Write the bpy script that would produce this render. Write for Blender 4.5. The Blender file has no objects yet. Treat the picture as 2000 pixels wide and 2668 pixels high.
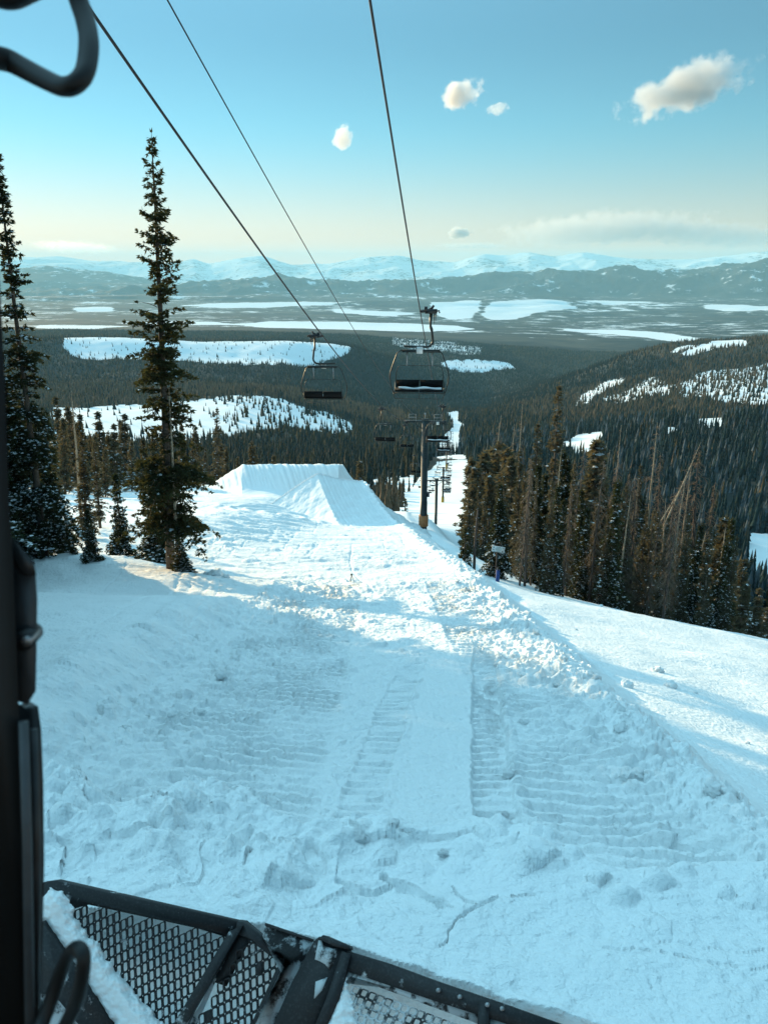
import bpy, math, random
import numpy as np
from mathutils import Vector, Matrix
R = math.radians
rng = np.random.default_rng(7)
random.seed(7)
sc = bpy.context.scene
COL = sc.collection

# ------------------------------------------------------------------ camera, sky, sun, exposure
PITCH = R(17.6); FPX = 2000.0
cP, sP = math.cos(PITCH), math.sin(PITCH)
cam_d = bpy.data.cameras.new("camera")
cam = bpy.data.objects.new("camera", cam_d); COL.objects.link(cam)
cam.location = (0, 0, 0); cam.rotation_euler = (R(90) - PITCH, 0, 0)
cam_d.sensor_fit = 'VERTICAL'; cam_d.sensor_height = 36.0; cam_d.sensor_width = 27.0
cam_d.lens = 36.0 * FPX / 2668.0
cam_d.clip_start = 0.05; cam_d.clip_end = 120000
cam_d.dof.use_dof = True; cam_d.dof.focus_distance = 30.0; cam_d.dof.aperture_fstop = 9.0
sc.camera = cam

SUN_EL, SUN_AZ = R(11.5), R(-45)          # azimuth measured from +Y, negative = left
w = bpy.data.worlds.new("World"); sc.world = w; w.use_nodes = True
nt = w.node_tree; nt.nodes.clear()
sky = nt.nodes.new('ShaderNodeTexSky'); sky.sky_type = 'NISHITA'; sky.sun_disc = False
sky.sun_elevation = SUN_EL; sky.sun_rotation = SUN_AZ
sky.altitude = 3000; sky.air_density = 1.0; sky.dust_density = 0.25; sky.ozone_density = 1.0
tint = nt.nodes.new('ShaderNodeMix'); tint.data_type = 'RGBA'; tint.blend_type = 'MULTIPLY'
tint.inputs['Factor'].default_value = 1.0

bg = nt.nodes.new('ShaderNodeBackground'); bg.inputs['Strength'].default_value = 0.10
wo = nt.nodes.new('ShaderNodeOutputWorld')
# fill light added to the sky above the view, to brighten shaded snow
tcw = nt.nodes.new('ShaderNodeTexCoord'); sx_ = nt.nodes.new('ShaderNodeSeparateXYZ'); nt.links.new(tcw.outputs['Generated'], sx_.inputs[0])
mrw = nt.nodes.new('ShaderNodeMapRange'); mrw.interpolation_type = 'SMOOTHSTEP'; mrw.inputs[1].default_value = 0.22; mrw.inputs[2].default_value = 0.65
nt.links.new(sx_.outputs[2], mrw.inputs[0])
sky_fill = nt.nodes.new('ShaderNodeMix'); sky_fill.data_type = 'RGBA'; sky_fill.blend_type = 'MULTIPLY'; sky_fill.inputs[0].default_value = 1; sky_fill.inputs[6].default_value = (0.98, 1.88, 2.28, 1)
# added fill is strongest high on the sun side, to bring out snow relief
dp = nt.nodes.new('ShaderNodeVectorMath'); dp.operation = 'DOT_PRODUCT'; nt.links.new(tcw.outputs['Generated'], dp.inputs[0])
dp.inputs[1].default_value = (math.sin(SUN_AZ) * 0.87, math.cos(SUN_AZ) * 0.87, 0.5)
gl = nt.nodes.new('ShaderNodeMapRange'); gl.interpolation_type = 'SMOOTHSTEP'; gl.inputs[1].default_value = -0.2; gl.inputs[2].default_value = 1.0; gl.inputs[3].default_value = 0.06; gl.inputs[4].default_value = 4.2
nt.links.new(dp.outputs['Value'], gl.inputs[0])
mv = nt.nodes.new('ShaderNodeMath'); mv.operation = 'MULTIPLY'; nt.links.new(mrw.outputs[0], mv.inputs[0]); nt.links.new(gl.outputs[0], mv.inputs[1])
nt.links.new(mv.outputs[0], sky_fill.inputs[7])
tz = nt.nodes.new('ShaderNodeMapRange'); tz.interpolation_type = 'SMOOTHSTEP'; tz.inputs[1].default_value = 0.0; tz.inputs[2].default_value = 0.17; nt.links.new(sx_.outputs[2], tz.inputs[0])
tcol = nt.nodes.new('ShaderNodeMix'); tcol.data_type = 'RGBA'; tcol.inputs[6].default_value = (1.02, 0.62, 0.50, 1); tcol.inputs[7].default_value = (0.53, 0.88, 0.82, 1)
nt.links.new(tz.outputs[0], tcol.inputs[0]); nt.links.new(tcol.outputs[2], tint.inputs[7])
addw = nt.nodes.new('ShaderNodeMix'); addw.data_type = 'RGBA'; addw.blend_type = 'ADD'; addw.inputs[0].default_value = 1
nt.links.new(sky.outputs[0], tint.inputs[6]); nt.links.new(tint.outputs[2], addw.inputs[6]); nt.links.new(sky_fill.outputs[2], addw.inputs[7]); nt.links.new(addw.outputs[2], bg.inputs[0]); nt.links.new(bg.outputs[0], wo.inputs[0])

sun_d = bpy.data.lights.new("sun", 'SUN'); sun_d.energy = 4.6; sun_d.angle = R(0.6); sun_d.color = (1.0, 0.73, 0.40)
sun = bpy.data.objects.new("sun", sun_d); COL.objects.link(sun)
SD = Vector((math.sin(SUN_AZ) * math.cos(SUN_EL), math.cos(SUN_AZ) * math.cos(SUN_EL), math.sin(SUN_EL)))
sun.rotation_euler = SD.to_track_quat('Z', 'Y').to_euler()

vs = sc.view_settings
vs.view_transform = 'Standard'; vs.look = 'None'; vs.exposure = 0.88; vs.gamma = 1.0; vs.use_curve_mapping = False
cy = sc.cycles
cy.use_denoising = True
cy.max_bounces = 5; cy.diffuse_bounces = 3; cy.glossy_bounces = 2; cy.transmission_bounces = 2; cy.volume_bounces = 1
cy.transparent_max_bounces = 4; cy.caustics_reflective = False; cy.caustics_refractive = False

# ------------------------------------------------------------------ small helpers
def ray(px, py):
    u = (px - 1000) / FPX; v = (1334 - py) / FPX
    return np.array([u, cP + v * sP, -sP + v * cP])
def proj(X, Y, Z):
    d = Y * cP - Z * sP; up = Y * sP + Z * cP
    d = np.where(np.abs(d) < 1e-6, 1e-6, d)
    return 1000 + FPX * X / d, 1334 - FPX * up / d, d
def smooth(e0, e1, x):
    t = np.clip((x - e0) / (e1 - e0), 0, 1); return t * t * (3 - 2 * t)

def tag(o, label=None, cat=None, group=None, kind=None):
    if label: o['label'] = label
    if cat: o['category'] = cat
    if group: o['group'] = group
    if kind: o['kind'] = kind
    return o
def empty(name, loc=(0, 0, 0), label=None, cat=None, group=None):
    o = bpy.data.objects.new(name, None); COL.objects.link(o); o.location = loc
    o.empty_display_size = 0.3
    return tag(o, label, cat, group)
def mesh_np(name, V, F, mats, parent=None, smooth_=False, loops_n=None, attrs=None, col=None, link=True):
    """V (n,3), F (m,k) constant k, or list of arrays of mixed k"""
    if not isinstance(F, (list, tuple)): F = [F]
    F = [np.asarray(f, dtype=np.int32) for f in F if len(f)]
    me = bpy.data.meshes.new(name)
    V = np.asarray(V, dtype=np.float32)
    me.vertices.add(len(V)); me.vertices.foreach_set('co', V.ravel())
    nl = sum(f.size for f in F); npoly = sum(len(f) for f in F)
    me.loops.add(nl); me.loops.foreach_set('vertex_index', np.concatenate([f.ravel() for f in F]))
    me.polygons.add(npoly)
    tot = np.concatenate([np.full(len(f), f.shape[1], dtype=np.int32) for f in F])
    st = np.concatenate([[0], np.cumsum(tot)[:-1]]).astype(np.int32)
    me.polygons.foreach_set('loop_start', st)
    if smooth_: me.polygons.foreach_set('use_smooth', np.ones(npoly, dtype=bool))
    me.update(calc_edges=True)
    if attrs:
        for k, a in attrs.items():
            a = np.asarray(a, dtype=np.float32)
            if a.ndim == 1:
                at = me.attributes.new(k, 'FLOAT', 'POINT'); at.data.foreach_set('value', a)
            else:
                at = me.attributes.new(k, 'FLOAT_COLOR', 'POINT'); at.data.foreach_set('color', a.ravel())
    for m in (mats if isinstance(mats, (list, tuple)) else [mats]): me.materials.append(m)
    if not link: return me
    o = bpy.data.objects.new(name, me); COL.objects.link(o)
    if parent: o.parent = parent
    return o
class MB:
    def __init__(s): s.V = []; s.Q = []; s.T = []; s.n = 0
    def add(s, V, Q=(), T=()):
        V = np.asarray(V, float); s.V.append(V)
        if len(Q): s.Q.append(np.asarray(Q) + s.n)
        if len(T): s.T.append(np.asarray(T) + s.n)
        s.n += len(V)
    def box(s, c, size, rot=None):
        x, y, z = [a / 2 for a in size]
        V = np.array([[i, j, k] for i in (-x, x) for j in (-y, y) for k in (-z, z)])
        if rot is not None: V = V @ np.array(rot).T
        s.add(V + np.array(c), [[0, 1, 3, 2], [4, 6, 7, 5], [0, 4, 5, 1], [2, 3, 7, 6], [0, 2, 6, 4], [1, 5, 7, 3]])
    def tube(s, P, r, n=8, cap=True):
        P = np.asarray(P, float); m = len(P); r = np.broadcast_to(np.asarray(r, float), (m,))
        T = np.gradient(P, axis=0); T /= np.linalg.norm(T, axis=1)[:, None] + 1e-12
        ref = np.array([0, 0, 1.0]) if abs(T[0][2]) < 0.9 else np.array([1.0, 0, 0])
        a = np.linspace(0, 2 * np.pi, n, endpoint=False)
        V = []
        for i in range(m):
            A = np.cross(T[i], ref); na = np.linalg.norm(A)
            if na < 1e-3: A = np.cross(T[i], [0, 1, 0]); na = np.linalg.norm(A)
            A /= na; B = np.cross(T[i], A)
            ref = np.cross(A, T[i])
            V.append(P[i] + r[i] * (np.cos(a)[:, None] * A + np.sin(a)[:, None] * B))
        V = np.concatenate(V)
        i = np.arange(m - 1)[:, None] * n; j = np.arange(n)[None]; j2 = (j + 1) % n
        Q = np.stack([i + j, i + j2, i + n + j2, i + n + j], -1).reshape(-1, 4)
        s.add(V, Q)
        if cap:
            V2 = np.array([P[0], P[-1]]); b = s.n; s.add(V2)
            o0 = b - m * n; jj = np.arange(n); k2 = (jj + 1) % n
            s.T.append(np.stack([np.full(n, b), o0 + k2, o0 + jj], 1))
            o1 = o0 + (m - 1) * n
            s.T.append(np.stack([np.full(n, b + 1), o1 + jj, o1 + k2], 1))
    def prism(s, pts, off):
        """polygon pts (n,3) extruded by vector off (ngon caps fan)"""
        P = np.asarray(pts, float); n = len(P); c = P.mean(0)
        V = np.concatenate([P, P + off, [c], [c + off]])
        j = np.arange(n); k = (j + 1) % n
        s.add(V, np.stack([j, k, k + n, j + n], 1),
              np.concatenate([np.stack([np.full(n, 2 * n), k, j], 1), np.stack([np.full(n, 2 * n + 1), j + n, k + n], 1)]))
    def build(s, name, mat, parent=None, smooth_=False, link=True):
        F = []
        if s.Q: F.append(np.concatenate(s.Q))
        if s.T: F.append(np.concatenate(s.T))
        return mesh_np(name, np.concatenate(s.V), F, mat, parent, smooth_, link=link)
def copy_tree(o, parent=None):
    c = o.copy(); COL.objects.link(c)
    if parent: c.parent = parent
    for ch in list(o.children): copy_tree(ch, c)
    return c

# gradient noise ------------------------------------------------------
_perm = np.random.default_rng(3).permutation(4096).astype(np.int64)
def _h(ix, iy, s=0):
    return _perm[(_perm[(ix + s * 131) & 4095] + iy) & 4095]
def noise(x, y, s=0):
    ix = np.floor(x).astype(np.int64); iy = np.floor(y).astype(np.int64)
    fx = x - ix; fy = y - iy
    ux = fx * fx * fx * (fx * (fx * 6 - 15) + 10); uy = fy * fy * fy * (fy * (fy * 6 - 15) + 10)
    def g(dx, dy):
        a = _h(ix + dx, iy + dy, s) * (2 * np.pi / 4096)
        return np.cos(a) * (fx - dx) + np.sin(a) * (fy - dy)
    a = g(0, 0); b = g(1, 0); c = g(0, 1); d = g(1, 1)
    return ((a + (b - a) * ux) * (1 - uy) + (c + (d - c) * ux) * uy) * 1.5
def fbm(x, y, o=4, s=0, ridge=False, gain=0.5):
    t = 0; a = 1.0; tot = 0
    for k in range(o):
        n_ = noise(x * 2 ** k + 17.3 * k, y * 2 ** k - 9.1 * k, s + k)
        t = t + a * ((1 - 2 * np.abs(n_)) if ridge else n_); tot += a; a *= gain
    return t / tot
def worley(x, y, s=0):
    """returns F1 distance and a random number of the nearest cell"""
    ix = np.floor(x).astype(np.int64); iy = np.floor(y).astype(np.int64)
    best = np.full(x.shape, 9.0); rid = np.zeros(x.shape)
    for dx in (-1, 0, 1):
        for dy in (-1, 0, 1):
            h = _h(ix + dx, iy + dy, s)
            jx = ix + dx + (h & 63) / 64.0; jy = iy + dy + ((h >> 6) & 63) / 64.0
            d = np.hypot(x - jx, y - jy); m = d < best
            best = np.where(m, d, best); rid = np.where(m, (_perm[h] / 4096.0), rid)
    return best, rid

# ------------------------------------------------------------------ materials
def new_mat(name):
    m = bpy.data.materials.new(name); m.use_nodes = True
    n = m.node_tree; b = n.nodes['Principled BSDF']
    return m, n, b
def N(nt, t, **kw):
    n = nt.nodes.new(t)
    for k, v in kw.items():
        if k in n.inputs.keys(): n.inputs[k].default_value = v
        else: setattr(n, k, v)
    return n
def simple(name, colr, rough=0.5, metal=0.0, nscale=0, namt=0.3, bump=0.0, spec=0.5):
    m, n, b = new_mat(name)
    b.inputs['Roughness'].default_value = rough; b.inputs['Metallic'].default_value = metal
    b.inputs['Specular IOR Level'].default_value = spec
    b.inputs['Base Color'].default_value = (*colr, 1)
    if nscale:
        tc = N(n, 'ShaderNodeTexCoord'); no = N(n, 'ShaderNodeTexNoise', Scale=nscale, Detail=4.0)
        n.links.new(tc.outputs['Object'], no.inputs['Vector'])
        mr = N(n, 'ShaderNodeMapRange'); mr.inputs[1].default_value = 0.3; mr.inputs[2].default_value = 0.7
        mr.inputs[3].default_value = 1 - namt; mr.inputs[4].default_value = 1 + namt
        n.links.new(no.outputs[0], mr.inputs[0])
        mx = N(n, 'ShaderNodeMix'); mx.data_type = 'RGBA'; mx.blend_type = 'MULTIPLY'; mx.inputs[0].default_value = 1
        mx.inputs[6].default_value = (*colr, 1); n.links.new(mr.outputs[0], mx.inputs[7])
        n.links.new(mx.outputs[2], b.inputs['Base Color'])
        if bump:
            bp = N(n, 'ShaderNodeBump', Strength=bump, Distance=0.02); n.links.new(no.outputs[0], bp.inputs['Height'])
            n.links.new(bp.outputs[0], b.inputs['Normal'])
    return m
SNOWC = (0.82, 0.86, 0.87)
def snow_mat(name, sc1=3.0, d1=0.09, sc2=14.0, d2=0.045):
    m, n, b = new_mat(name)
    b.inputs['Base Color'].default_value = (*SNOWC, 1)
    b.inputs['Roughness'].default_value = 0.75; b.inputs['Specular IOR Level'].default_value = 0.25
    tc = N(n, 'ShaderNodeTexCoord')
    n1 = N(n, 'ShaderNodeTexNoise', Scale=sc1, Detail=6.0, Roughness=0.65); n2 = N(n, 'ShaderNodeTexNoise', Scale=sc2, Detail=4.0)
    for q in (n1, n2): n.links.new(tc.outputs['Object'], q.inputs['Vector'])
    b1 = N(n, 'ShaderNodeBump', Strength=0.8, Distance=d1); b2 = N(n, 'ShaderNodeBump', Strength=0.7, Distance=d2)
    n.links.new(n1.outputs[0], b1.inputs['Height']); n.links.new(n2.outputs[0], b2.inputs['Height'])
    n.links.new(b1.outputs[0], b2.inputs['Normal']); n.links.new(b2.outputs[0], b.inputs['Normal'])
    return m
M_snow = snow_mat('piste_snow')
M_snow2 = snow_mat('packed_snow', 2.0, 0.03, 9.0, 0.015)
M_snowsoft = snow_mat('fresh_snow', 6.0, 0.02, 40.0, 0.004)
M_treesnow = simple('branch_snow', (0.78, 0.83, 0.86), 0.8)
M_black = simple('black_paint', (0.018, 0.02, 0.022), 0.45, 0.0, 40, 0.4)
M_rubber = simple('black_rubber', (0.004, 0.005, 0.006), 0.6, 0.0, 20, 0.4)
M_grey = simple('dark_grey_plastic', (0.045, 0.05, 0.055), 0.55, 0.0, 30, 0.3)
M_steel = simple('galvanised_steel', (0.32, 0.33, 0.34), 0.4, 0.7, 25, 0.25)
M_dsteel = simple('dark_green_steel', (0.022, 0.03, 0.03), 0.42, 0.3, 6, 0.25)
M_rope = simple('wire_rope', (0.03, 0.03, 0.032), 0.6, 0.3, 60, 0.4)
M_yellow = simple('yellow_pad', (0.42, 0.27, 0.03), 0.7, 0.0, 5, 0.2)
M_orange = simple('orange_pad', (0.38, 0.15, 0.05), 0.7, 0.0, 5, 0.2)
M_blue = simple('blue_pad', (0.015, 0.05, 0.20), 0.7, 0.0, 5, 0.2)
M_white = simple('white_board', (0.72, 0.74, 0.73), 0.5, 0.0, 8, 0.06)
M_ink = simple('black_print', (0.02, 0.02, 0.02), 0.6)
M_green = simple('green_print', (0.05, 0.13, 0.10), 0.6)
M_vinyl = simple('black_vinyl', (0.006, 0.007, 0.008), 0.8, 0.0, 10, 0.3, spec=0.15)

def frosted(name, amt, scale=9.0, dark=(0.007, 0.008, 0.010)):
    """black steel with frost and caked snow clinging to it in patches"""
    m, n, b = new_mat(name)
    tc = N(n, 'ShaderNodeTexCoord'); no = N(n, 'ShaderNodeTexNoise', Scale=scale, Detail=8.0, Roughness=0.7)
    n.links.new(tc.outputs['Object'], no.inputs['Vector'])
    cr = N(n, 'ShaderNodeMapRange'); cr.inputs[1].default_value = 0.62 - amt * 0.3; cr.inputs[2].default_value = 0.70 - amt * 0.3
    n.links.new(no.outputs[0], cr.inputs[0])
    n2 = N(n, 'ShaderNodeTexNoise', Scale=scale * 9, Detail=3.0); n.links.new(tc.outputs['Object'], n2.inputs['Vector'])
    c2 = N(n, 'ShaderNodeMix'); c2.data_type = 'RGBA'; c2.inputs[6].default_value = (*dark, 1); c2.inputs[7].default_value = (0.026, 0.028, 0.031, 1)
    m2 = N(n, 'ShaderNodeMapRange'); m2.inputs[1].default_value = 0.5; m2.inputs[2].default_value = 0.75; n.links.new(n2.outputs[0], m2.inputs[0]); n.links.new(m2.outputs[0], c2.inputs[0])
    mx = N(n, 'ShaderNodeMix'); mx.data_type = 'RGBA'; mx.inputs[7].default_value = (0.5, 0.54, 0.56, 1)
    n.links.new(c2.outputs[2], mx.inputs[6]); n.links.new(cr.outputs[0], mx.inputs[0]); n.links.new(mx.outputs[2], b.inputs['Base Color'])
    b.inputs['Roughness'].default_value = 0.6
    bp = N(n, 'ShaderNodeBump', Strength=0.5, Distance=0.01); n.links.new(no.outputs[0], bp.inputs['Height']); n.links.new(bp.outputs[0], b.inputs['Normal'])
    return m
M_frost0 = frosted('cold_black_steel', 0.05)
M_frost1 = frosted('frosted_steel', 0.60)

def tint_mat(name, base_a, base_b, rough=0.8, sub=0.0):
    """foliage: colour from the tree's own tint attribute, varied by a noise"""
    m, n, b = new_mat(name)
    at = N(n, 'ShaderNodeAttribute'); at.attribute_name = 'tint'
    oi = N(n, 'ShaderNodeObjectInfo')
    mx = N(n, 'ShaderNodeMix'); mx.data_type = 'RGBA'; mx.inputs[6].default_value = (*base_a, 1); mx.inputs[7].default_value = (*base_b, 1)
    ad = N(n, 'ShaderNodeMath', operation='MULTIPLY_ADD'); n.links.new(oi.outputs['Random'], ad.inputs[0]); ad.inputs[1].default_value = 0.5
    n.links.new(at.outputs['Fac'], ad.inputs[2]); n.links.new(ad.outputs[0], mx.inputs[0])
    n.links.new(mx.outputs[2], b.inputs['Base Color'])
    b.inputs['Roughness'].default_value = rough; b.inputs['Specular IOR Level'].default_value = 0.15
    if sub:
        tl = N(n, 'ShaderNodeBsdfTranslucent'); ms = N(n, 'ShaderNodeMixShader'); ms.inputs[0].default_value = sub
        g_ = N(n, 'ShaderNodeMix'); g_.data_type = 'RGBA'; g_.blend_type = 'MULTIPLY'; g_.inputs[0].default_value = 1; g_.inputs[7].default_value = (1.5, 1.35, 0.8, 1)
        n.links.new(mx.outputs[2], g_.inputs[6]); n.links.new(g_.outputs[2], tl.inputs[0])
        n.links.new(b.outputs[0], ms.inputs[1]); n.links.new(tl.outputs[0], ms.inputs[2]); n.links.new(ms.outputs[0], n.nodes['Material Output'].inputs[0])
    return m
M_needle = tint_mat('spruce_needles', (0.018, 0.032, 0.022), (0.060, 0.062, 0.026), sub=0.35)
M_needle_b = tint_mat('brown_green_needles', (0.060, 0.060, 0.042), (0.135, 0.118, 0.080), sub=0.35)
M_twig = tint_mat('dead_twigs', (0.13, 0.10, 0.075), (0.24, 0.19, 0.14))
M_bark = simple('spruce_bark', (0.10, 0.078, 0.06), 0.9, 0.0, 14, 0.5, 0.8)
M_deadwood = simple('weathered_wood', (0.34, 0.28, 0.20), 0.85, 0.0, 10, 0.45, 0.6)
M_darkwood = simple('dark_wood', (0.075, 0.055, 0.045), 0.85, 0.0, 8, 0.4, 0.5)
def forest_mat():
    m, n, b = new_mat('forest_foliage')
    at = N(n, 'ShaderNodeAttribute'); at.attribute_name = 'tintc'
    n.links.new(at.outputs['Color'], b.inputs['Base Color']); b.inputs['Roughness'].default_value = 0.9
    b.inputs['Specular IOR Level'].default_value = 0.05
    return m
M_forest = forest_mat()

def terrain_mat():
    m, n, b = new_mat('far_terrain')
    at = N(n, 'ShaderNodeAttribute'); at.attribute_name = 'cover'
    ge = N(n, 'ShaderNodeNewGeometry')
    def noi(scale, det=5.0, rough=0.6):
        q = N(n, 'ShaderNodeTexNoise', Scale=scale, Detail=det, Roughness=rough); n.links.new(ge.outputs['Position'], q.inputs['Vector']); return q
    a = noi(0.004, 9.0, 0.7); c = noi(0.0022, 9.0, 0.65)
    mm = N(n, 'ShaderNodeMath', operation='MULTIPLY_ADD'); n.links.new(a.outputs[0], mm.inputs[0]); mm.inputs[1].default_value = 1.1; n.links.new(at.outputs['Fac'], mm.inputs[2])
    mr = N(n, 'ShaderNodeMapRange'); mr.interpolation_type = 'SMOOTHSTEP'; mr.inputs[1].default_value = 0.98; mr.inputs[2].default_value = 1.12
    n.links.new(mm.outputs[0], mr.inputs[0])
    f = N(n, 'ShaderNodeMix'); f.data_type = 'RGBA'; f.inputs[6].default_value = (0.009, 0.020, 0.024, 1); f.inputs[7].default_value = (0.065, 0.064, 0.052, 1)
    r2 = N(n, 'ShaderNodeMapRange'); r2.inputs[1].default_value = 0.4; r2.inputs[2].default_value = 0.62; n.links.new(c.outputs[0], r2.inputs[0]); n.links.new(r2.outputs[0], f.inputs[0])
    mx = N(n, 'ShaderNodeMix'); mx.data_type = 'RGBA'; mx.inputs[6].default_value = (*SNOWC, 1)
    n.links.new(mr.outputs[0], mx.inputs[0]); n.links.new(f.outputs[2], mx.inputs[7]); n.links.new(mx.outputs[2], b.inputs['Base Color'])
    b.inputs['Roughness'].default_value = 0.9; b.inputs['Specular IOR Level'].default_value = 0.1
    return m
M_terrain = terrain_mat()

# ------------------------------------------------------------------ terrain functions
H0, SL = 3.4, 0.287
BL0 = np.array([-1.75, 3.18]); BL1 = np.array([0.71, 2.37])     # the line of the plough blade's upper edge
BLd = (BL1 - BL0) / np.linalg.norm(BL1 - BL0); BLn = np.array([-BLd[1], BLd[0]])
def xedge(Y): return np.interp(Y, [28, 38, 66, 76, 86], [3.1, 2.6, 1.7, -2.0, -3.5])
def near_base(X, Y):
    z = -H0 - SL * Y - 1.25 * smooth(0.0, 3.8, X - xedge(Y)) * smooth(26, 38, Y) * (1 - smooth(96, 110, Y))
    # side slope that falls away to the right of the built-up run
    d = 0.45 * smooth(3.4, 4.6, X) + 0.22 * np.maximum(0, X - 4.6)
    d = d + 0.2 * np.maximum(0, Y - 40) * smooth(6, 20, X)
    z = z - d
    # the left side flattens beyond the trees
    z = z + 0.055 * np.maximum(0, Y - 33) * smooth(-2, -14, X)
    # cut bank on the left
    z = z + 0.65 * smooth(-3.6, -4.9, X + 0.25 * noise(Y * 0.9, X * 0.2)) * smooth(2.5, 5, Y) * (1 - smooth(16, 23, Y))
    # soft knolls under the left trees
    z = z + 0.8 * np.exp(-(((X + 11) / 4.0) ** 2 + ((Y - 27 + 0.35 * (X + 11)) / 2.6) ** 2))
    z = z + 0.5 * np.exp(-(((X + 17) / 4.0) ** 2 + ((Y - 30) / 3.5) ** 2))
    return z
rows = [
 (160, [(0,1350),(250,1350),(500,1365),(750,1375),(1000,1372),(1250,1372),(1500,1400),(1750,1500),(2000,1600)]),
 (250, [(0,1330),(250,1330),(500,1340),(750,1350),(1000,1325),(1250,1322),(1500,1380),(1750,1490),(2000,1590)]),
 (300, [(0,1310),(250,1310),(500,1320),(750,1330),(1000,1306),(1250,1300),(1500,1350),(1750,1445),(2000,1520)]),
 (420, [(0,1288),(250,1288),(500,1296),(750,1296),(1000,1245),(1250,1216),(1500,1280),(1750,1340),(2000,1370)]),
 (500, [(0,1255),(250,1255),(500,1262),(750,1262),(1000,1216),(1180,1190),(1250,1190),(1500,1235),(1750,1270),(2000,1290)]),
 (700, [(0,1200),(250,1196),(500,1200),(750,1212),(1000,1196),(1250,1190),(1500,1158),(1750,1120),(2000,1105)]),
 (900, [(0,1150),(250,1140),(500,1140),(750,1155),(1000,1172),(1250,1165),(1500,1122),(1750,1100),(2000,1092)]),
 (1200,[(0,1082),(250,1068),(400,1064),(550,1048),(650,1040),(750,1050),(880,1080),(1000,1112),(1250,1112),(1500,1090),(1750,1068),(2000,1055)]),
 (1600,[(0,1025),(250,1015),(500,1008),(750,1020),(1000,1080),(1250,1080),(1500,1030),(1750,985),(2000,970)]),
 (2000,[(0,990),(250,988),(500,985),(750,985),(1000,1045),(1250,1072),(1320,1040),(1500,982),(1650,928),(1750,905),(2000,892)]),
 (2300,[(0,935),(250,940),(500,945),(750,945),(1000,1015),(1250,1055),(1500,974),(1650,922),(1800,893),(2000,880)]),
 (2600,[(0,884),(180,884),(320,882),(540,893),(700,891),(860,895),(930,905),(1000,940),(1100,975),(1250,1030),(1500,985),(1750,905),(2000,887)]),
 (3200,[(0,893),(250,893),(500,896),(750,900),(1000,925),(1130,935),(1250,945),(1500,990),(1750,935),(2000,920)]),
 (4000,[(0,868),(250,868),(500,870),(750,872),(1000,888),(1250,905),(1500,930),(1750,925),(2000,915)]),
 (5000,[(0,853),(500,855),(750,856),(1000,866),(1250,880),(1500,892),(1750,895),(2000,890)]),
 (6500,[(0,843),(750,845),(1000,852),(1250,858),(1500,866),(1750,870),(2000,866)]),
 (8500,[(0,825),(750,825),(1000,830),(1250,838),(1500,845),(1750,845),(2000,842)]),
 (11000,[(0,804),(1000,806),(1250,812),(1500,815),(2000,812)]),
 (14000,[(0,786),(2000,786)]),
 (15300,[(0,779),(2000,778)]),
 (17500,[(0,765),(300,758),(477,748),(591,729),(696,723),(869,726),(936,738),(995,738),(1050,729),(1122,729),(1185,720),(1300,715),(1400,708),(1543,701),(1603,697),(1681,709),(1844,697),(2000,682),(2200,676)]),
 (21000,[(0,760),(500,750),(1000,748),(1500,735),(2000,720)]),
 (24500,[(0,699),(148,699),(295,712),(380,728),(464,741),(700,742),(1200,735),(2000,715)]),
 (29000,[(0,735),(700,735),(1200,730),(2000,705)]),
 (37000,[(0,675),(70,672),(150,668),(230,676),(300,681),(400,688),(470,684),(505,676),(540,690),(620,673),(680,668),(760,690),(850,689),(940,672),(1030,666),(1100,680),(1185,684),(1260,662),(1320,667),(1380,659),(1440,670),(1520,659),(1600,669),(1700,676),(1800,679),(1900,668),(2000,655)]),
 (46000,[(0,705),(2000,705)]),
]
TH = np.linspace(R(-46), R(46), 700)
RR = []; ZZ = []
for rr, pts in rows:
    th = []; zz = []
    for px, py in pts:
        d = ray(px, py); h = math.hypot(d[0], d[1]); th.append(math.atan2(d[0], d[1])); zz.append(rr * d[2] / h)
    zi = np.interp(TH, th, zz)
    k = np.hanning(19 if rr < 15000 else 7); k /= k.sum()
    zi = np.convolve(np.pad(zi, len(k) // 2, mode='edge'), k, mode='valid')
    RR.append(rr); ZZ.append(zi)
def _pchip_prep(x, Y):
    h = np.diff(x)[:, None]; dl = np.diff(Y, axis=0) / h
    m = np.zeros_like(Y); w1 = 2 * h[1:] + h[:-1]; w2 = h[1:] + 2 * h[:-1]
    good = dl[:-1] * dl[1:] > 0
    with np.errstate(divide='ignore', invalid='ignore'):
        mm = (w1 + w2) / (w1 / dl[:-1] + w2 / dl[1:])
    m[1:-1] = np.where(good, mm, 0); m[0] = dl[0]; m[-1] = dl[-1]
    return m
# add near rows sampled from the near function so that the two join smoothly
near_r = [60, 90, 115]
Zn = [near_base(r * np.sin(TH), r * np.cos(TH)) for r in near_r]
RA = np.array(near_r + RR, float); ZA = np.array(Zn + ZZ)
MA = _pchip_prep(RA, ZA)
def far_base(X, Y):
    r = np.hypot(X, Y); th = np.arctan2(X, Y)
    tj = np.clip((th - TH[0]) / (TH[1] - TH[0]), 0, len(TH) - 1.001); j = tj.astype(int); fj = tj - j
    i = np.clip(np.searchsorted(RA, r) - 1, 0, len(RA) - 2)
    h = RA[i + 1] - RA[i]; t = np.clip((r - RA[i]) / h, 0, 1.0)
    def ev(jj):
        y0 = ZA[i, jj]; y1 = ZA[i + 1, jj]; m0 = MA[i, jj] * h; m1 = MA[i + 1, jj] * h
        return (2*t**3-3*t**2+1)*y0 + (t**3-2*t**2+t)*m0 + (-2*t**3+3*t**2)*y1 + (t**3-t**2)*m1
    return ev(j) * (1 - fj) + ev(j + 1) * fj
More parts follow.
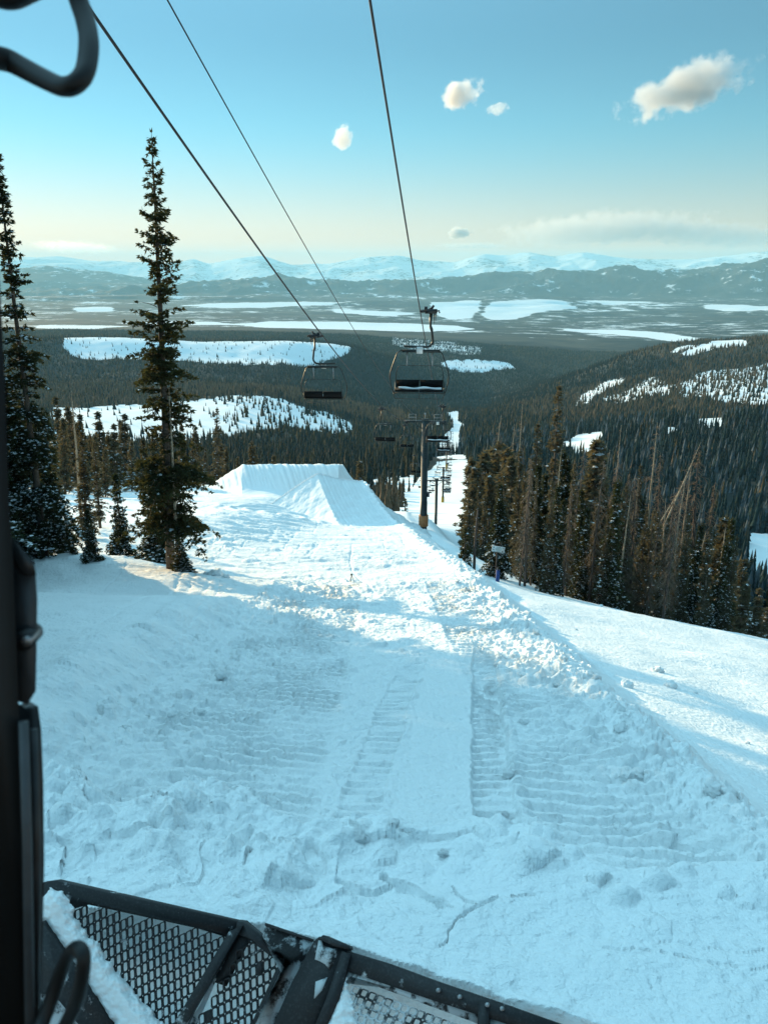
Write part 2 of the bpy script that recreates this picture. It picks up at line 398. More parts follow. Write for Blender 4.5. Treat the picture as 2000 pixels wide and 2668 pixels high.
def G(X, Y):
    X = np.asarray(X, float); Y = np.asarray(Y, float)
    r = np.hypot(X, Y); b = smooth(85, 118, r)
    return near_base(X, Y) * (1 - b) + far_base(X, Y) * b
def far_noise(X, Y):
    r = np.hypot(X, Y)
    z = 1.5 * smooth(130, 300, r) * fbm(X / 60, Y / 60, 3, 11)
    z = z + 10 * smooth(500, 1500, r) * (1 - smooth(4000, 5500, r)) * fbm(X / 350, Y / 350, 4, 12)
    z = z + 8 * smooth(5000, 7000, r) * fbm(X / 700, Y / 700, 3, 14)
    m2 = smooth(14800, 16800, r) * (1 - smooth(20500, 23000, r))
    z = z + 330 * m2 * (fbm(X / 2600, Y / 2600, 7, 21, True, gain=0.55) - 0.58) + 60 * smooth(9000, 12500, r) * (1 - smooth(15000, 16000, r)) * smooth(0.0, 0.4, fbm(X / 3500, Y / 1800, 4, 22))
    m3 = smooth(22000, 25500, r)
    z = z + 330 * m3 * (fbm(X / 4500, Y / 4500, 6, 31, True) - 0.55) * (1 - 0.55 * np.exp(-((r - 37000) / 2500.) ** 2))
    return z
def hit(px, py, tmax=3000):
    d = ray(px, py); t = np.geomspace(1.2, tmax, 6000)
    Xs, Ys, Zs = d[0] * t, d[1] * t, d[2] * t
    g = G(Xs, Ys); k = np.argmax(Zs < g)
    if Zs[k] >= g[k]: return None
    return np.array([Xs[k], Ys[k], g[k]])

# ------------------------------------------------------------------ far terrain mesh
def inpoly(px, py, poly):
    poly = np.asarray(poly, float); c = np.zeros(px.shape, bool); n = len(poly)
    for i in range(n):
        x1, y1 = poly[i]; x2, y2 = poly[(i + 1) % n]
        if y1 == y2: continue
        m = ((y1 > py) != (y2 > py)) & (px < (x2 - x1) * (py - y1) / (y2 - y1) + x1)
        c ^= m
    return c
# clearings: (rmin, rmax, density left inside, polygon) - surveyed from the photograph, fixed to the terrain
CLR = [
 (120, 470, 0.0, [(1020,1500),(1040,1330),(1060,1290),(1095,1240),(1135,1212),(1138,1180),(1216,1180),(1224,1250),(1216,1400),(1212,1500)]),
 (440, 700, 0.0, [(1137,1196),(1137,1182),(1215,1182),(1215,1196)]),
 (150, 420, 0.35, [(860,1235),(1080,1225),(1070,1330),(960,1330)]),
 (750, 1700, 0.0, [(1158,1078),(1192,1074),(1190,1094),(1209,1102),(1196,1112),(1193,1184),(1168,1184),(1140,1182),(1122,1166),(1150,1140),(1168,1108)]),
 (850, 1260, 0.03, [(140,1064),(250,1060),(450,1055),(560,1040),(600,1060),(590,1120),(560,1140),(420,1165),(330,1150),(150,1150)]),
 (850, 1260, 0.22, [(560,1030),(700,1030),(800,1060),(900,1090),(935,1120),(880,1135),(760,1110),(650,1125),(590,1150)]),
 (2150, 2640, 0.05, [(150,870),(320,870),(540,885),(700,883),(860,888),(920,896),(905,915),(850,935),(800,947),(700,945),(600,950),(500,940),(400,935),(260,940),(190,925),(150,905)]),
 (2900, 3700, 0.05, [(1140,943),(1180,938),(1230,936),(1330,945),(1350,958),(1240,965),(1150,958)]),
 (3300, 5200, 0.45, [(1020,880),(1120,885),(1260,900),(1250,925),(1100,915),(1010,900)]),
 (1850, 2350, 0.0, [(1762,921),(1798,904),(1870,886),(1925,884),(1952,892),(1891,903),(1798,922)]),
 (1700, 2350, 0.0, [(1738,914),(1790,892),(1800,896),(1750,918)]),
 (1300, 2200, 0.25, [(1480,1066),(1515,1063),(1600,1005),(1645,980),(1620,974),(1560,1000),(1500,1035)]),
 (1000, 2100, 0.42, [(1740,1000),(1820,970),(1920,955),(2060,930),(2060,1062),(1900,1050),(1760,1030)]),
 (1250, 2100, 0.5, [(1560,1040),(1700,980),(1740,1000),(1740,1030),(1600,1050)]),
 (500, 860, 0.0, [(1456,1164),(1498,1139),(1511,1133),(1570,1126),(1570,1147),(1549,1175),(1492,1200)]),
 (700, 1000, 0.02, [(1802,1088),(1876,1088),(1874,1108),(1850,1114),(1808,1112)]),
 (650, 950, 0.1, [(1726,1112),(1752,1112),(1748,1128),(1730,1126)]),
 (230, 460, 0.0, [(1940,1390),(1995,1393),(2080,1400),(2080,1540),(1978,1525),(1955,1480),(1944,1420)]),
]
SNOWP = [   # open snow fields of the valley floor
 (4500,14000,[(600,846),(700,838),(900,840),(1050,842),(1180,849),(1235,858),(1100,863),(850,858),(700,853)]),
 (5000,15000,[(470,796),(600,790),(800,787),(905,790),(700,801),(560,801)]),
 (5000,15000,[(1130,793),(1246,795),(1236,812),(1220,828),(1180,832),(1125,815)]),
 (5000,15000,[(1285,833),(1262,820),(1290,798),(1400,792),(1420,788),(1480,797),(1492,806),(1420,812),(1370,820),(1340,831)]),
 (4500,15000,[(1470,856),(1600,859),(1700,866),(1790,878),(1830,889),(1780,892),(1700,880),(1600,870),(1480,862)]),
 (5000,15000,[(1850,794),(2000,799),(2100,800),(2100,816),(1900,813),(1840,803)]),
 (5000,15000,[(880,807),(1000,813),(1065,819),(1000,823),(880,815)]),
 (5000,15000,[(300,842),(420,838),(560,838),(600,846),(440,848)]),
 (5000,15000,[(200,806),(290,805),(280,811),(200,811)]),
 (5000,15000,[(420,775),(600,774),(560,780),(430,780)]),
 (5000,15000,[(1540,783),(1700,787),(1600,792),(1530,789)]),
 (4500,15000,[(90,855),(240,858),(330,850),(250,848),(120,847)]),
]
def density(X, Y, px, py):
    r = np.hypot(X, Y)
    den = np.ones(px.shape)
    wob = smooth(300, 700, r)
    px = px + wob * (26 * fbm(X / (0.06 * r), Y / (0.10 * r), 4, 47)); py = py + wob * (9 * fbm(X / (0.04 * r), Y / (0.08 * r), 4, 48) + 5 * noise(X / (0.006 * r), Y / (0.02 * r), 49)); px = px + wob * 16 * fbm(X / (0.011 * r), Y / (0.03 * r), 3, 50)
    for a, b, dd, poly in CLR:
        m = (r > a) & (r < b) & (px > 100) | False
        m = (r > a) & (r < b)
        if m.any():
            k = np.zeros(px.shape, bool); k[m] = inpoly(px[m], py[m], poly); den[k] = np.minimum(den[k], dd)
    return den
nr = 960; nth = 1020
rr = np.geomspace(100, 46000, nr); tt = np.linspace(R(-42), R(42), nth)
Rg, Tg = np.meshgrid(rr, tt, indexing='ij')
X = Rg * np.sin(Tg); Y = Rg * np.cos(Tg)
Z0 = G(X, Y); px, py, _ = proj(X, Y, Z0)
cover = 0.61 + 0.24 * fbm(X / 1400, Y / 1400, 4, 58)
den = density(X, Y, px, py)
cov = np.where(Rg < 5200, np.where(den > 0.9, 0.85, np.where(den > 0.15, 0.35, -0.4)), cover)
for a, b, poly in SNOWP:
    m = (Rg > a) & (Rg < b); k = np.zeros(X.shape, bool)
    k[m] = inpoly((px + 16 * fbm(X / 900, Y / 900, 4, 56))[m], (py + 2.5 * fbm(X / 700, Y / 700, 4, 57))[m], poly); cov[k] = -0.35
def blur2(A, a, b):
    for _ in range(2):
        B = np.cumsum(np.pad(A, ((a + 1, a), (0, 0)), mode='edge'), 0); A = (B[2 * a + 1:] - B[:-2 * a - 1]) / (2 * a + 1)
        B = np.cumsum(np.pad(A, ((0, 0), (b + 1, b)), mode='edge'), 1); A = (B[:, 2 * b + 1:] - B[:, :-2 * b - 1]) / (2 * b + 1)
    return A
cov = np.where(Rg > 4500, blur2(cov, 1, 3), np.where(Rg > 500, blur2(cov, 1, 2), cov))
rw = (Rg > 5000) & (Rg < 12000)          # the dark airstrip-like belt of trees between the two fields
hillm = smooth(14500, 15500, Rg)
cov = cov * (1 - hillm) + hillm * (0.66 + 0.26 * fbm(X / 900, Y / 900, 5, 51, gain=0.65))
mt = smooth(22000, 27000, Rg)
cov = cov * (1 - mt) + mt * (0.40 + 0.2 * fbm(X / 3000, Y / 3000, 3, 52))
leftsoft = smooth(11000, 14000, Rg)
cov = np.where(Rg < 240, -1.0, cov)
Z = Z0 + far_noise(X, Y)
snowzone = (cov < 0) & (Rg < 1300)
Z = np.where(Rg < 102, Z - 0.3, Z)
I = np.arange(nr - 1)[:, None] * nth + np.arange(nth - 1)[None]
Fq = np.stack([I, I + 1, I + nth + 1, I + nth], -1).reshape(-1, 4)
far = mesh_np('terrain', np.stack([X, Y, Z], -1).reshape(-1, 3), Fq, M_terrain, smooth_=True, attrs={'cover': cov.ravel()})
far['kind'] = 'structure'
del X, Y, Z, Z0, Rg, Tg, px, py, den, cov, Fq, I

# ------------------------------------------------------------------ near snow mesh
def seg_dist(X, Y, pts):
    best = np.full(X.shape, 1e9)
    for (x1, y1), (x2, y2) in zip(pts[:-1], pts[1:]):
        dx, dy = x2 - x1, y2 - y1; L = dx * dx + dy * dy
        t = np.clip(((X - x1) * dx + (Y - y1) * dy) / L, 0, 1)
        best = np.minimum(best, np.hypot(X - x1 - t * dx, Y - y1 - t * dy))
    return best
def pz(px, py, z):
    d = ray(px, py); t = z / d[2]; return (d[0] * t, d[1] * t)
CR_A = [pz(*p, -3.25) for p in [(1560,2536),(1592,2542),(1672,2559),(1720,2566),(1773,2584),(1866,2597),(1942,2618),(2010,2622)]]
CR_B = [pz(*p, -3.3) for p in [(1140,2545),(1153,2529),(1182,2470),(1233,2419),(1309,2373),(1385,2370)]]
CR_C = [pz(*p, -3.4) for p in [(1165,2345),(1200,2385),(1233,2419)]]
CR_D = [pz(*p, -3.4) for p in [(1000,2310),(1040,2335),(1073,2360),(1140,2403),(1182,2455)]]
CR_E = [pz(*p, -3.4) for p in [(885,2345),(930,2372),(975,2380),(1010,2345)]]
CR_F = [pz(*p, -3.25) for p in [(1700,2520),(1800,2530),(1900,2556),(2010,2560)]]
def chunks(X, Y, s, amp, thr, sd):
    d, k = worley(X / s, Y / s, sd)
    return amp * np.where(k > thr, (k - thr) / (1 - thr), 0) * np.clip(1 - (d / 0.66) ** 2, 0, 1) ** 1.15
def near_detail(X, Y):
    r = np.hypot(X, Y)
    wx = X + 0.12 * noise(X * 1.1, Y * 1.1, 77); wy = Y + 0.12 * noise(X * 1.1 + 9, Y * 1.1, 78)
    piste = smooth(-4.3, -3.9, X) * (1 - smooth(3.0, 3.9, X + 0.4 * noise(X * .2, Y * 0.6, 70))) * (1 - smooth(22, 30, Y))
    X0 = X; xl = X - 0.12 * (Y - 7.3) + 0.035 * noise(Y * 1.3, 4.4, 106) + 0.035 * fbm(Y * 5, X * 5, 3, 107)
    lane = smooth(0.10, 0.18, xl) * (1 - smooth(0.93, 1.0, xl)) * smooth(4, 6, Y) * (1 - smooth(12, 17, Y))
    tr1 = smooth(0.98, 1.02, xl) * (1 - smooth(1.42, 1.48, xl)) * smooth(4, 5, Y) * (1 - smooth(12, 16, Y))
    tr2 = smooth(-0.42, -0.36, xl) * (1 - smooth(0.02, 0.08, xl)) * smooth(5, 7, Y) * (1 - smooth(10, 15, Y))
    z = 0.10 * fbm(X * 0.35, Y * 0.35, 3, 60) * smooth(3, 6, r)
    rough = piste * (1 - lane) * (1 - 0.85 * tr1) * (1 - 0.6 * tr2)
    lump = 0.55 + 0.55 * smooth(-0.3, -3.2, X) + 0.6 * smooth(1.7, 3.0, X)
    z = z + rough * lump * (0.055 * fbm(wx * 1.7, wy * 1.7, 6, 61, gain=0.66) + chunks(wx, wy, 0.45, 0.13, 0.80, 62) + chunks(wx, wy, 0.17, 0.075, 0.5, 63) + chunks(wx, wy, 0.09, 0.045, 0.2, 64))
    z = z + lane * (0.016 * fbm(X * 10, Y * 1.4, 4, 65) + 0.02 * fbm(X * 2, Y * 3, 4, 66) + chunks(wx, wy, 0.10, 0.02, 0.75, 116))
    # cleat ribs pressed by the tracks
    c1 = ((Y + 0.12 * (xl - 1.2) ** 2 * 3) / 0.24) % 1.0
    rib = np.clip(1 - np.abs(c1 - 0.5) * 5, 0, 1)
    z = z - 0.06 * tr1 - 0.10 * tr1 * smooth(0.30, 0.20, np.abs(c1 - 0.5)) * (0.35 + 0.65 * smooth(-0.35, 0.1, noise(X * 1.5, Y * 1.2, 67))) + tr1 * 0.03 * fbm(X * 8, Y * 8, 3, 108) + 0.05 * np.exp(-((xl - 1.53) / 0.06) ** 2) * smooth(4, 5, Y) * (1 - smooth(12, 16, Y)) * (0.6 + noise(X * 6, Y * 6, 105))
    c2 = (Y / 0.21) % 1.0; rib2 = np.clip(1 - np.abs(c2 - 0.5) * 4, 0, 1)
    z = z - 0.02 * tr2 - 0.075 * tr2 * smooth(0.28, 0.2, np.abs(c2 - 0.5)) * (0.6 + 0.8 * noise(X * 3, Y * 3, 68))
    br = piste * (smooth(-3.4, -3.0, X) * (1 - smooth(-0.8, -0.6, X)) + smooth(1.4, 1.5, X) * (1 - smooth(2.9, 3.2, X)))
    q = (Y + 0.22 * X + 0.1 * noise(X, Y, 69)) / 0.24 % 1.0
    z = z - 0.085 * br * smooth(0.34, 0.16, np.abs(q - 0.5)) * (0.5 + 1.2 * smooth(-.2, .4, noise(X * 0.9, Y * 0.7, 71)))
    # berm of chunks along the right edge
    e = X + 0.5 * noise(Y * 0.35, 3.3, 72)
    bm = np.exp(-((e - 3.35) / 0.55) ** 2) * (1 - smooth(34, 42, Y))
    z = z + bm * (0.07 + 0.12 * fbm(wx * 1.3, wy * 1.3, 6, 73, gain=0.62) + chunks(wx, wy, 0.45, 0.16, 0.78, 74) + chunks(wx, wy, 0.2, 0.11, 0.5, 75) + chunks(wx, wy, 0.09, 0.06, 0.3, 76))
    # foot and crown of the left cut bank
    lb = np.exp(-((X + 4.3) / 0.8) ** 2) * smooth(3, 5, Y) * (1 - smooth(18, 24, Y))
    z = z + lb * (0.14 * fbm(wx * 1.2, wy * 1.2, 5, 80, gain=0.6) + chunks(wx, wy, 0.5, 0.12, 0.7, 81) + chunks(wx, wy, 0.16, 0.04, 0.5, 83))
    # worked snow further down between here and the jump
    mid = smooth(16, 26, Y) * (1 - smooth(100, 115, Y)) * (1 - smooth(3.2, 5.5, X)) * smooth(-26, -12, X - 0.12 * (Y - 40))
    mid = np.maximum(mid, smooth(-9, -5, X) * (1 - smooth(-4.6, -4, X)) * smooth(3, 6, Y) * (1 - smooth(22, 26, Y)) * 0.7)
    A = X * 0.94 + Y * 0.34; B = -X * 0.34 + Y * 0.94
    z = z + mid * (0.26 * fbm(A * 0.10, B * 0.42, 4, 84, gain=0.5) + 0.050 * fbm(wx * 1.1, wy * 1.1, 6, 85, gain=0.72) + chunks(wx, wy, 0.7, 0.08, 0.88, 86) + chunks(wx, wy, 0.3, 0.045, 0.72, 87))
    fl = X + 0.018 * (Y - 30) ** 1 * 4 + 1.2 * noise(Y * 0.05, 2.2, 110)
    grv = np.abs(noise(fl * 0.8, Y * 0.02, 111))
    z = z - mid * 0.045 * np.exp(-(grv / 0.04) ** 2) * smooth(-0.1, 0.3, noise(X * 0.2, Y * 0.08, 114)) + mid * 0.05 * np.sin((Y + 0.4 * X + 2 * noise(X * .1, Y * .1, 112)) * 2 * np.pi / 0.9) * smooth(0.0, 0.35, noise(X * 0.12, Y * 0.07, 113))
    arc = np.hypot(X + 9, Y - 66); band = mid * smooth(-24, -16, X) * (1 - smooth(-8, -4, X)) * smooth(38, 44, Y)
    z = z + 0.16 * band * np.clip(np.sin(arc * 2 * np.pi / 1.5), -0.3, 1)
    # edge of the levelled pad on the way to the jump
    e2 = X - xedge(Y); z = z + smooth(26, 34, Y) * (1 - smooth(70, 80, Y)) * np.exp(-(e2 / 0.6) ** 2) * (0.15 + chunks(wx, wy, 0.7, 0.16, 0.7, 88) + chunks(wx, wy, 0.3, 0.1, 0.5, 89))
    # wind-worked untouched snow at the right
    rf = smooth(4, 6, X)
    z = z + rf * (0.10 * fbm(X * 0.12, Y * 0.3, 3, 89) + 0.03 * np.maximum(0, fbm(X * 0.5, Y * 1.6, 3, 90)) )
    lf = smooth(-5.5, -8, X)
    z = z + lf * 0.25 * fbm(X * 0.16, Y * 0.22, 3, 91)
    # the heap the blade has pushed up
    sd = (Y - np.interp(X, [-3, -1.753, -0.7125, -0.577, 0.709, 2.5], [3.44, 3.18, 2.966, 2.94, 2.37, 1.58])) * 0.94 - 0.05
    crest = 4.15 + 0.55 * smooth(-0.2, -1.4, X) - 0.55 * smooth(0.7, 1.4, X) + 0.15 * noise(X * 2.2, 0.7, 92)
    inside = smooth(0.0, 0.05, sd) * (1 - smooth(crest - 0.05, crest + 0.45, Y))
    topz = -3.06 - 0.22 * (Y - 2.7) - 0.03 * np.abs(X) + 0.05 * smooth(0.2, 1.5, X)
    topz = topz + 0.18 * smooth(0.5, -0.6, X) * smooth(0.0, 0.5, sd) * fbm(wx * 1.5, wy * 1.5, 6, 93, gain=0.6) + 0.03 * fbm(wx * 1.3, wy * 1.3, 3, 94)
    lumpz = smooth(crest - 0.75, crest - 0.2, Y + 0.5 * smooth(0.2, -1, X))
    topz = topz + lumpz * (chunks(wx, wy, 0.38, 0.16, 0.5, 95) + chunks(wx, wy, 0.14, 0.08, 0.35, 96)) + smooth(0.3, -0.7, X) * smooth(0.0, 0.4, sd) * (chunks(wx, wy, 0.5, 0.14, 0.45, 97) + chunks(wx, wy, 0.2, 0.08, 0.5, 98))
    topz = topz + 0.16 * smooth(1.8, 2.6, X) * smooth(2.4, 3.4, Y)
    for cr, wd, dp in ((CR_A, .004, .025), (CR_B, .007, .035), (CR_C, .006, .035), (CR_D, .030, .08), (CR_E, .028, .08), (CR_F, .005, .015)):
        dd = seg_dist(X + 0.025 * noise(X * 7, Y * 7, 99) + 0.012 * noise(X * 19, Y * 19, 103), Y + 0.025 * noise(X * 7 + 5, Y * 7, 100), cr)
        topz = topz - dp * np.clip(1 - dd / (wd * (1.1 + 0.9 * noise(X * 5, Y * 5, 109))), 0, 1) ** 0.6
    # broken slabs at slightly different heights
    dS, rS = worley((X + 0.10 * noise(X * 3, Y * 3, 120)) / 0.85, (Y + 0.10 * noise(X * 3 + 4, Y * 3, 121)) / 0.7, 122)
    topz = topz + (0.10 * (rS - 0.5) + 0.06 * (rS - 0.5) * np.sin(X * 3 + rS * 20)) * smooth(0.05, 0.4, sd) * (1 - smooth(0.3, 0.9, X))
    topz = topz + 0.05 * fbm(X * 0.9, Y * 1.2, 3, 123)
    topz = topz + 0.006 * noise(X * 14, Y * 14, 101)
    lip = np.exp(-((sd - 0.06) / 0.05) ** 2)
    topz = topz + lip * (0.02 + 0.02 * noise(X * 9, Y * 3, 102)) * smooth(-0.6, 0.1, X)
    base = near_base(X, Y)
    z = z * (1 - inside) + inside * (topz - base)
    # under the vehicle, on the near side of the blade, the scraped floor lies low
    z = z - 0.25 * (1 - smooth(-0.1, 0.05, sd)) * smooth(3.3, 2.5, Y)
    return z
def near_mesh():
    rr = np.geomspace(1.1, 128, 1180)
    tt = np.concatenate([np.linspace(R(-88), R(-34), 60, endpoint=False), np.linspace(R(-34), R(34), 1020, endpoint=False), np.linspace(R(34), R(70), 50)])
    nr, nth = len(rr), len(tt)
    Rg, Tg = np.meshgrid(rr, tt, indexing='ij'); X = Rg * np.sin(Tg); Y = Rg * np.cos(Tg)
    Z = G(X, Y) + near_detail(X, Y) * (1 - smooth(105, 120, Rg))
    Z = np.where(Rg > 122, Z - 0.12 * (Rg - 122), Z)
    I = np.arange(nr - 1)[:, None] * nth + np.arange(nth - 1)[None]
    F = np.stack([I, I + 1, I + nth + 1, I + nth], -1).reshape(-1, 4)
    o = mesh_np('ground', np.stack([X, Y, Z], -1).reshape(-1, 3), F, M_snow, smooth_=True)
    o['kind'] = 'structure'
near_mesh()

# ------------------------------------------------------------------ the jump and the landing mound
def patch(name, x0, x1, y0, y1, n, hf, mat, label, cat):
    xs = np.linspace(x0, x1, n); ys = np.linspace(y0, y1, n)
    X, Y = np.meshgrid(xs, ys); h = hf(X, Y)
    Z = G(X, Y) + np.maximum(h, -0.8)
    I = np.arange(n - 1)[:, None] * n + np.arange(n - 1)[None]
    F = np.stack([I, I + 1, I + n + 1, I + n], -1).reshape(-1, 4)
    hm = np.maximum.reduce([h.ravel()[F[:, k]] for k in range(4)]); F = F[hm > -0.7]
    o = mesh_np(name, np.stack([X, Y, Z], -1).reshape(-1, 3), F, mat, smooth_=True)
    return tag(o, label, cat)
FC = np.array([-1.2, 66.5]); LC = np.array([-4.45, 76.0])
AX = (LC - FC) / np.linalg.norm(LC - FC); LX = np.array([AX[1], -AX[0]]); LL = float(np.linalg.norm(LC - FC))
def kick_h(X, Y):
    s = (X - FC[0]) * AX[0] + (Y - FC[1]) * AX[1]; wv = (X - FC[0]) * LX[0] + (Y - FC[1]) * LX[1]
    sn = np.clip(s / LL, 0, 1)
    H = 4.7 - (G(LC[0], LC[1]) - (-H0 - SL * LC[1]))
    up = H * (0.15 * sn + 0.85 * sn ** 1.35)
    up = np.where(s > LL, H - (s - LL - 0.1) * 1.6, up)
    hw = 2.85 + (2.4 - 2.85) * sn
    left = np.maximum(0, -wv - hw); right = np.maximum(0, wv - hw)
    fr = smooth(0.15, 1.0, right); flf = smooth(0.1, 0.8, left)
    h = up - left * 0.90 - np.minimum(right, 1.2) * 0.95 - np.maximum(0, right - 1.2 + 0.4 * noise(X * .5, Y * .5, 6) * fr) * 0.50
    h = h + fr * (0.30 * fbm(X * 0.7, Y * 0.7, 5, 8, gain=0.6) + chunks(X, Y, 0.6, 0.18, 0.6, 9)) + flf * 0.05 * fbm(X * 1.3, Y * 1.3, 4, 10)
    face = (1 - smooth(0, 0.15, np.maximum(left, right)))
    h = h + face * (0.010 * np.sin(wv * 14) - 0.05 * np.exp(-(((wv + 0.9) % 1.9 - 0.95) / 0.07) ** 2)) + (0.34 + 0.22 * noise(X * 1.6, Y * 1.6, 17)) * np.exp(-((wv - hw - 0.15) / 0.22) ** 2) * smooth(-3, 2, s) * (1 - smooth(LL - 0.5, LL + 0.2, s))
    return h - 0.05 - 0.10 * (1 - smooth(-2.5, -0.5, s)) + 0.10 * smooth(-2.5, 0.5, s) * (fbm(X * 0.8, Y * 0.8, 3, 19))
patch('snow_jump', -17, 17, 60, 90, 620, kick_h, M_snow2, 'steep groomed snow takeoff ramp with a shaded face and sharp square lip', 'snow jump')
def mound_h(X, Y):
    yt = 93 + 0.05 * (X + 12)
    H = np.maximum(0.5, -23.35 - 0.01 * (X + 12) - G(X, np.minimum(Y, yt + 9)))
    f = H * smooth(0, 1, (Y - (yt - 8.5)) / 8.5 * 0.96)
    f = np.where(Y > yt, H - (Y - yt) * 0.26 , f); f = np.where(Y > yt + 9, H - 2.3 - (Y - yt - 9) * 0.5, f)
    l = np.maximum(0, -17.6 - X + 0.15 * (yt - Y)); r_ = np.maximum(0, X + 5.6)
    h = f - l * 0.62 - r_ * 1.6
    h = h + 0.05 * fbm(X * 0.9, Y * 0.9, 4, 15) + 0.22 * np.abs(noise(X * 1.3 + 0.4 * Y, Y * 0.10, 16)) * smooth(0.3, 1.5, h)
    return h
patch('snow_mound', -34, 2, 80, 112, 620, mound_h, M_snow2, 'broad flat-topped snow mound standing behind and left of the takeoff ramp', 'snow mound')
# ------------------------------------------------------------------ trees
def sprays(P, D, size, n, rs, flat=0.5):
    """n needle blades around each node P pointing roughly along D; returns verts, tris"""
    m = len(P)
    P = np.repeat(P, n, 0); D = np.repeat(D, n, 0); size = np.repeat(size, n)
    v = D + rs.normal(0, 0.62, P.shape) * np.array([1, 1, flat]); v /= np.linalg.norm(v, axis=1)[:, None] + 1e-9
    side = np.cross(v, rs.normal(0, 1, P.shape)); side /= np.linalg.norm(side, axis=1)[:, None] + 1e-9
    L = size * rs.uniform(0.6, 1.3, len(P)); W = L * rs.uniform(0.16, 0.30, len(P))
    P = P + rs.normal(0, 0.15, P.shape) * size[:, None]
    a = P + side * W[:, None]; b = P - side * W[:, None]; c = P + v * L[:, None]
    V = np.stack([a, b, c], 1).reshape(-1, 3); T = np.arange(len(V)).reshape(-1, 3)
    return V, T
def conifer_meshes(H, Rmax, seed, nbr, node_gap, blades, bsize, snow=0.3, gap=0.12, base=0.08, droop=0.35, taper=0.85, narrow_top=0.6, irr=0.3, skirt=0.0):
    rs = np.random.default_rng(seed)
    tr = MB(); z = np.linspace(0, H, 14)
    wob = np.cumsum(rs.normal(0, 0.012 * H / 14, (14, 2)), 0); wob -= wob[0]
    r0 = 0.011 * H + 0.03
    P = np.column_stack([wob, z]); tr.tube(P, r0 * (1 - z / H) ** 0.8 + 0.008, 9)
    def axis(zz): return np.column_stack([np.interp(zz, z, wob[:, 0]), np.interp(zz, z, wob[:, 1]), zz])
    NP = []; ND = []; NS = []; SP = []; SS = []
    hb = base * H
    f = rs.uniform(0, 1, nbr) ** 0.9; f = np.sort(f)
    # thin out some heights to leave gaps
    keep = (noise(f * 14 + seed, f * 0 + seed * 3.1) > -0.5 + gap) | (rs.random(nbr) > 0.6)
    f = f[keep]
    for k, t in enumerate(f):
        zz = hb + (H * 0.985 - hb) * t
        a = k * 2.39996 + rs.normal(0, 0.5)
        prof = (1 - t) ** taper * (0.55 + 0.45 * (1 - t)) + 0.03
        prof *= (1 - skirt) + skirt * (1 + 0.8 * np.exp(-(t / 0.12) ** 2))
        L = Rmax * prof * rs.uniform(1 - irr * 1.6, 1 + irr) * (1 + 0.25 * math.sin(3 * a + t * 9))
        if L < 0.05 * Rmax: L = 0.05 * Rmax
        nn = max(2, int(L / node_gap) + 1)
        s = np.linspace(0.12, 1, nn + 1)
        d = np.array([math.cos(a), math.sin(a)])
        up0 = 0.15 + 0.5 * t; sag = droop * (1.2 - t)
        zb = zz + L * (up0 * s - sag * s ** 2 * 1.6) + 0.10 * L * np.maximum(0, s - 0.7)
        c = axis(np.full(len(s), zz))
        bp = np.column_stack([c[:, 0] + d[0] * L * s, c[:, 1] + d[1] * L * s, zb])
        if nn > 2: tr.tube(bp[:: max(1, nn // 3)] if nn > 5 else bp, np.linspace(0.012 + 0.006 * L, 0.004, len(bp[:: max(1, nn // 3)] if nn > 5 else bp)), 3, cap=False)
        # side twigs
        for i in range(len(s)):
            if s[i] < 0.2 and rs.random() < 0.4: continue
            if rs.random() < gap: continue
            q = bp[i]; w_ = (1 - s[i]) * L * 0.42 + 0.06
            m = max(1, int(w_ / node_gap * 1.6))
            for sg in (-1, 1):
                for j in range(m):
                    o = w_ * (j + rs.random()) / m
                    dr = np.array([d[0] * 0.55 - sg * d[1], d[1] * 0.55 + sg * d[0], -0.25 + rs.normal(0, .15)])
                    pp = q + dr * o
                    NP.append(pp); ND.append(dr + np.array([0, 0, rs.normal(0, .3)])); NS.append(bsize * rs.uniform(.7, 1.3))
                    if rs.random() < snow * (1.15 - 0.8 * t): SP.append(pp + [0, 0, 0.02]); SS.append(bsize * rs.uniform(.5, 1.1))
        NP.append(bp[-1]); ND.append(np.array([d[0], d[1], 0.1])); NS.append(bsize)
    top = axis(np.linspace(H * 0.94, H, 5))
    for q in top: NP.append(q); ND.append(np.array([0, 0, 1.0])); NS.append(bsize * 0.8)
    NP = np.array(NP); ND = np.array(ND); NS = np.array(NS)
    ND /= np.linalg.norm(ND, axis=1)[:, None] + 1e-9
    V, T = sprays(NP, ND, NS, blades, rs)
    tint = np.repeat(np.clip(0.25 + 0.25 * noise(NP[:, 0] * 1.3 + seed, NP[:, 2] * 0.8), 0, 1), blades * 3)
    # snow pads
    snowm = None
    if len(SP) > 3:
        SP = np.array(SP); SS = np.array(SS); m = len(SP)
        ang = rs.uniform(0, 6.28, m)[:, None] + np.arange(5)[None] * 2 * np.pi / 5
        rad = SS[:, None] * rs.uniform(0.5, 1.15, (m, 5)) * 0.85
        ring = np.stack([SP[:, None, 0] + rad * np.cos(ang), SP[:, None, 1] + rad * np.sin(ang), SP[:, None, 2] - 0.25 * SS[:, None] * rs.uniform(0.2, 1, (m, 5))], -1)
        tp = SP + np.column_stack([np.zeros((m, 2)), 0.20 * SS])
        VV = np.concatenate([ring, tp[:, None]], 1).reshape(-1, 3)
        b = np.arange(m)[:, None, None] * 6; j = np.arange(5)
        TT = (b + np.stack([j, (j + 1) % 5, np.full(5, 5)], 1)[None]).reshape(-1, 3)
        snowm = (VV, TT)
    return tr, (V, T, tint), snowm
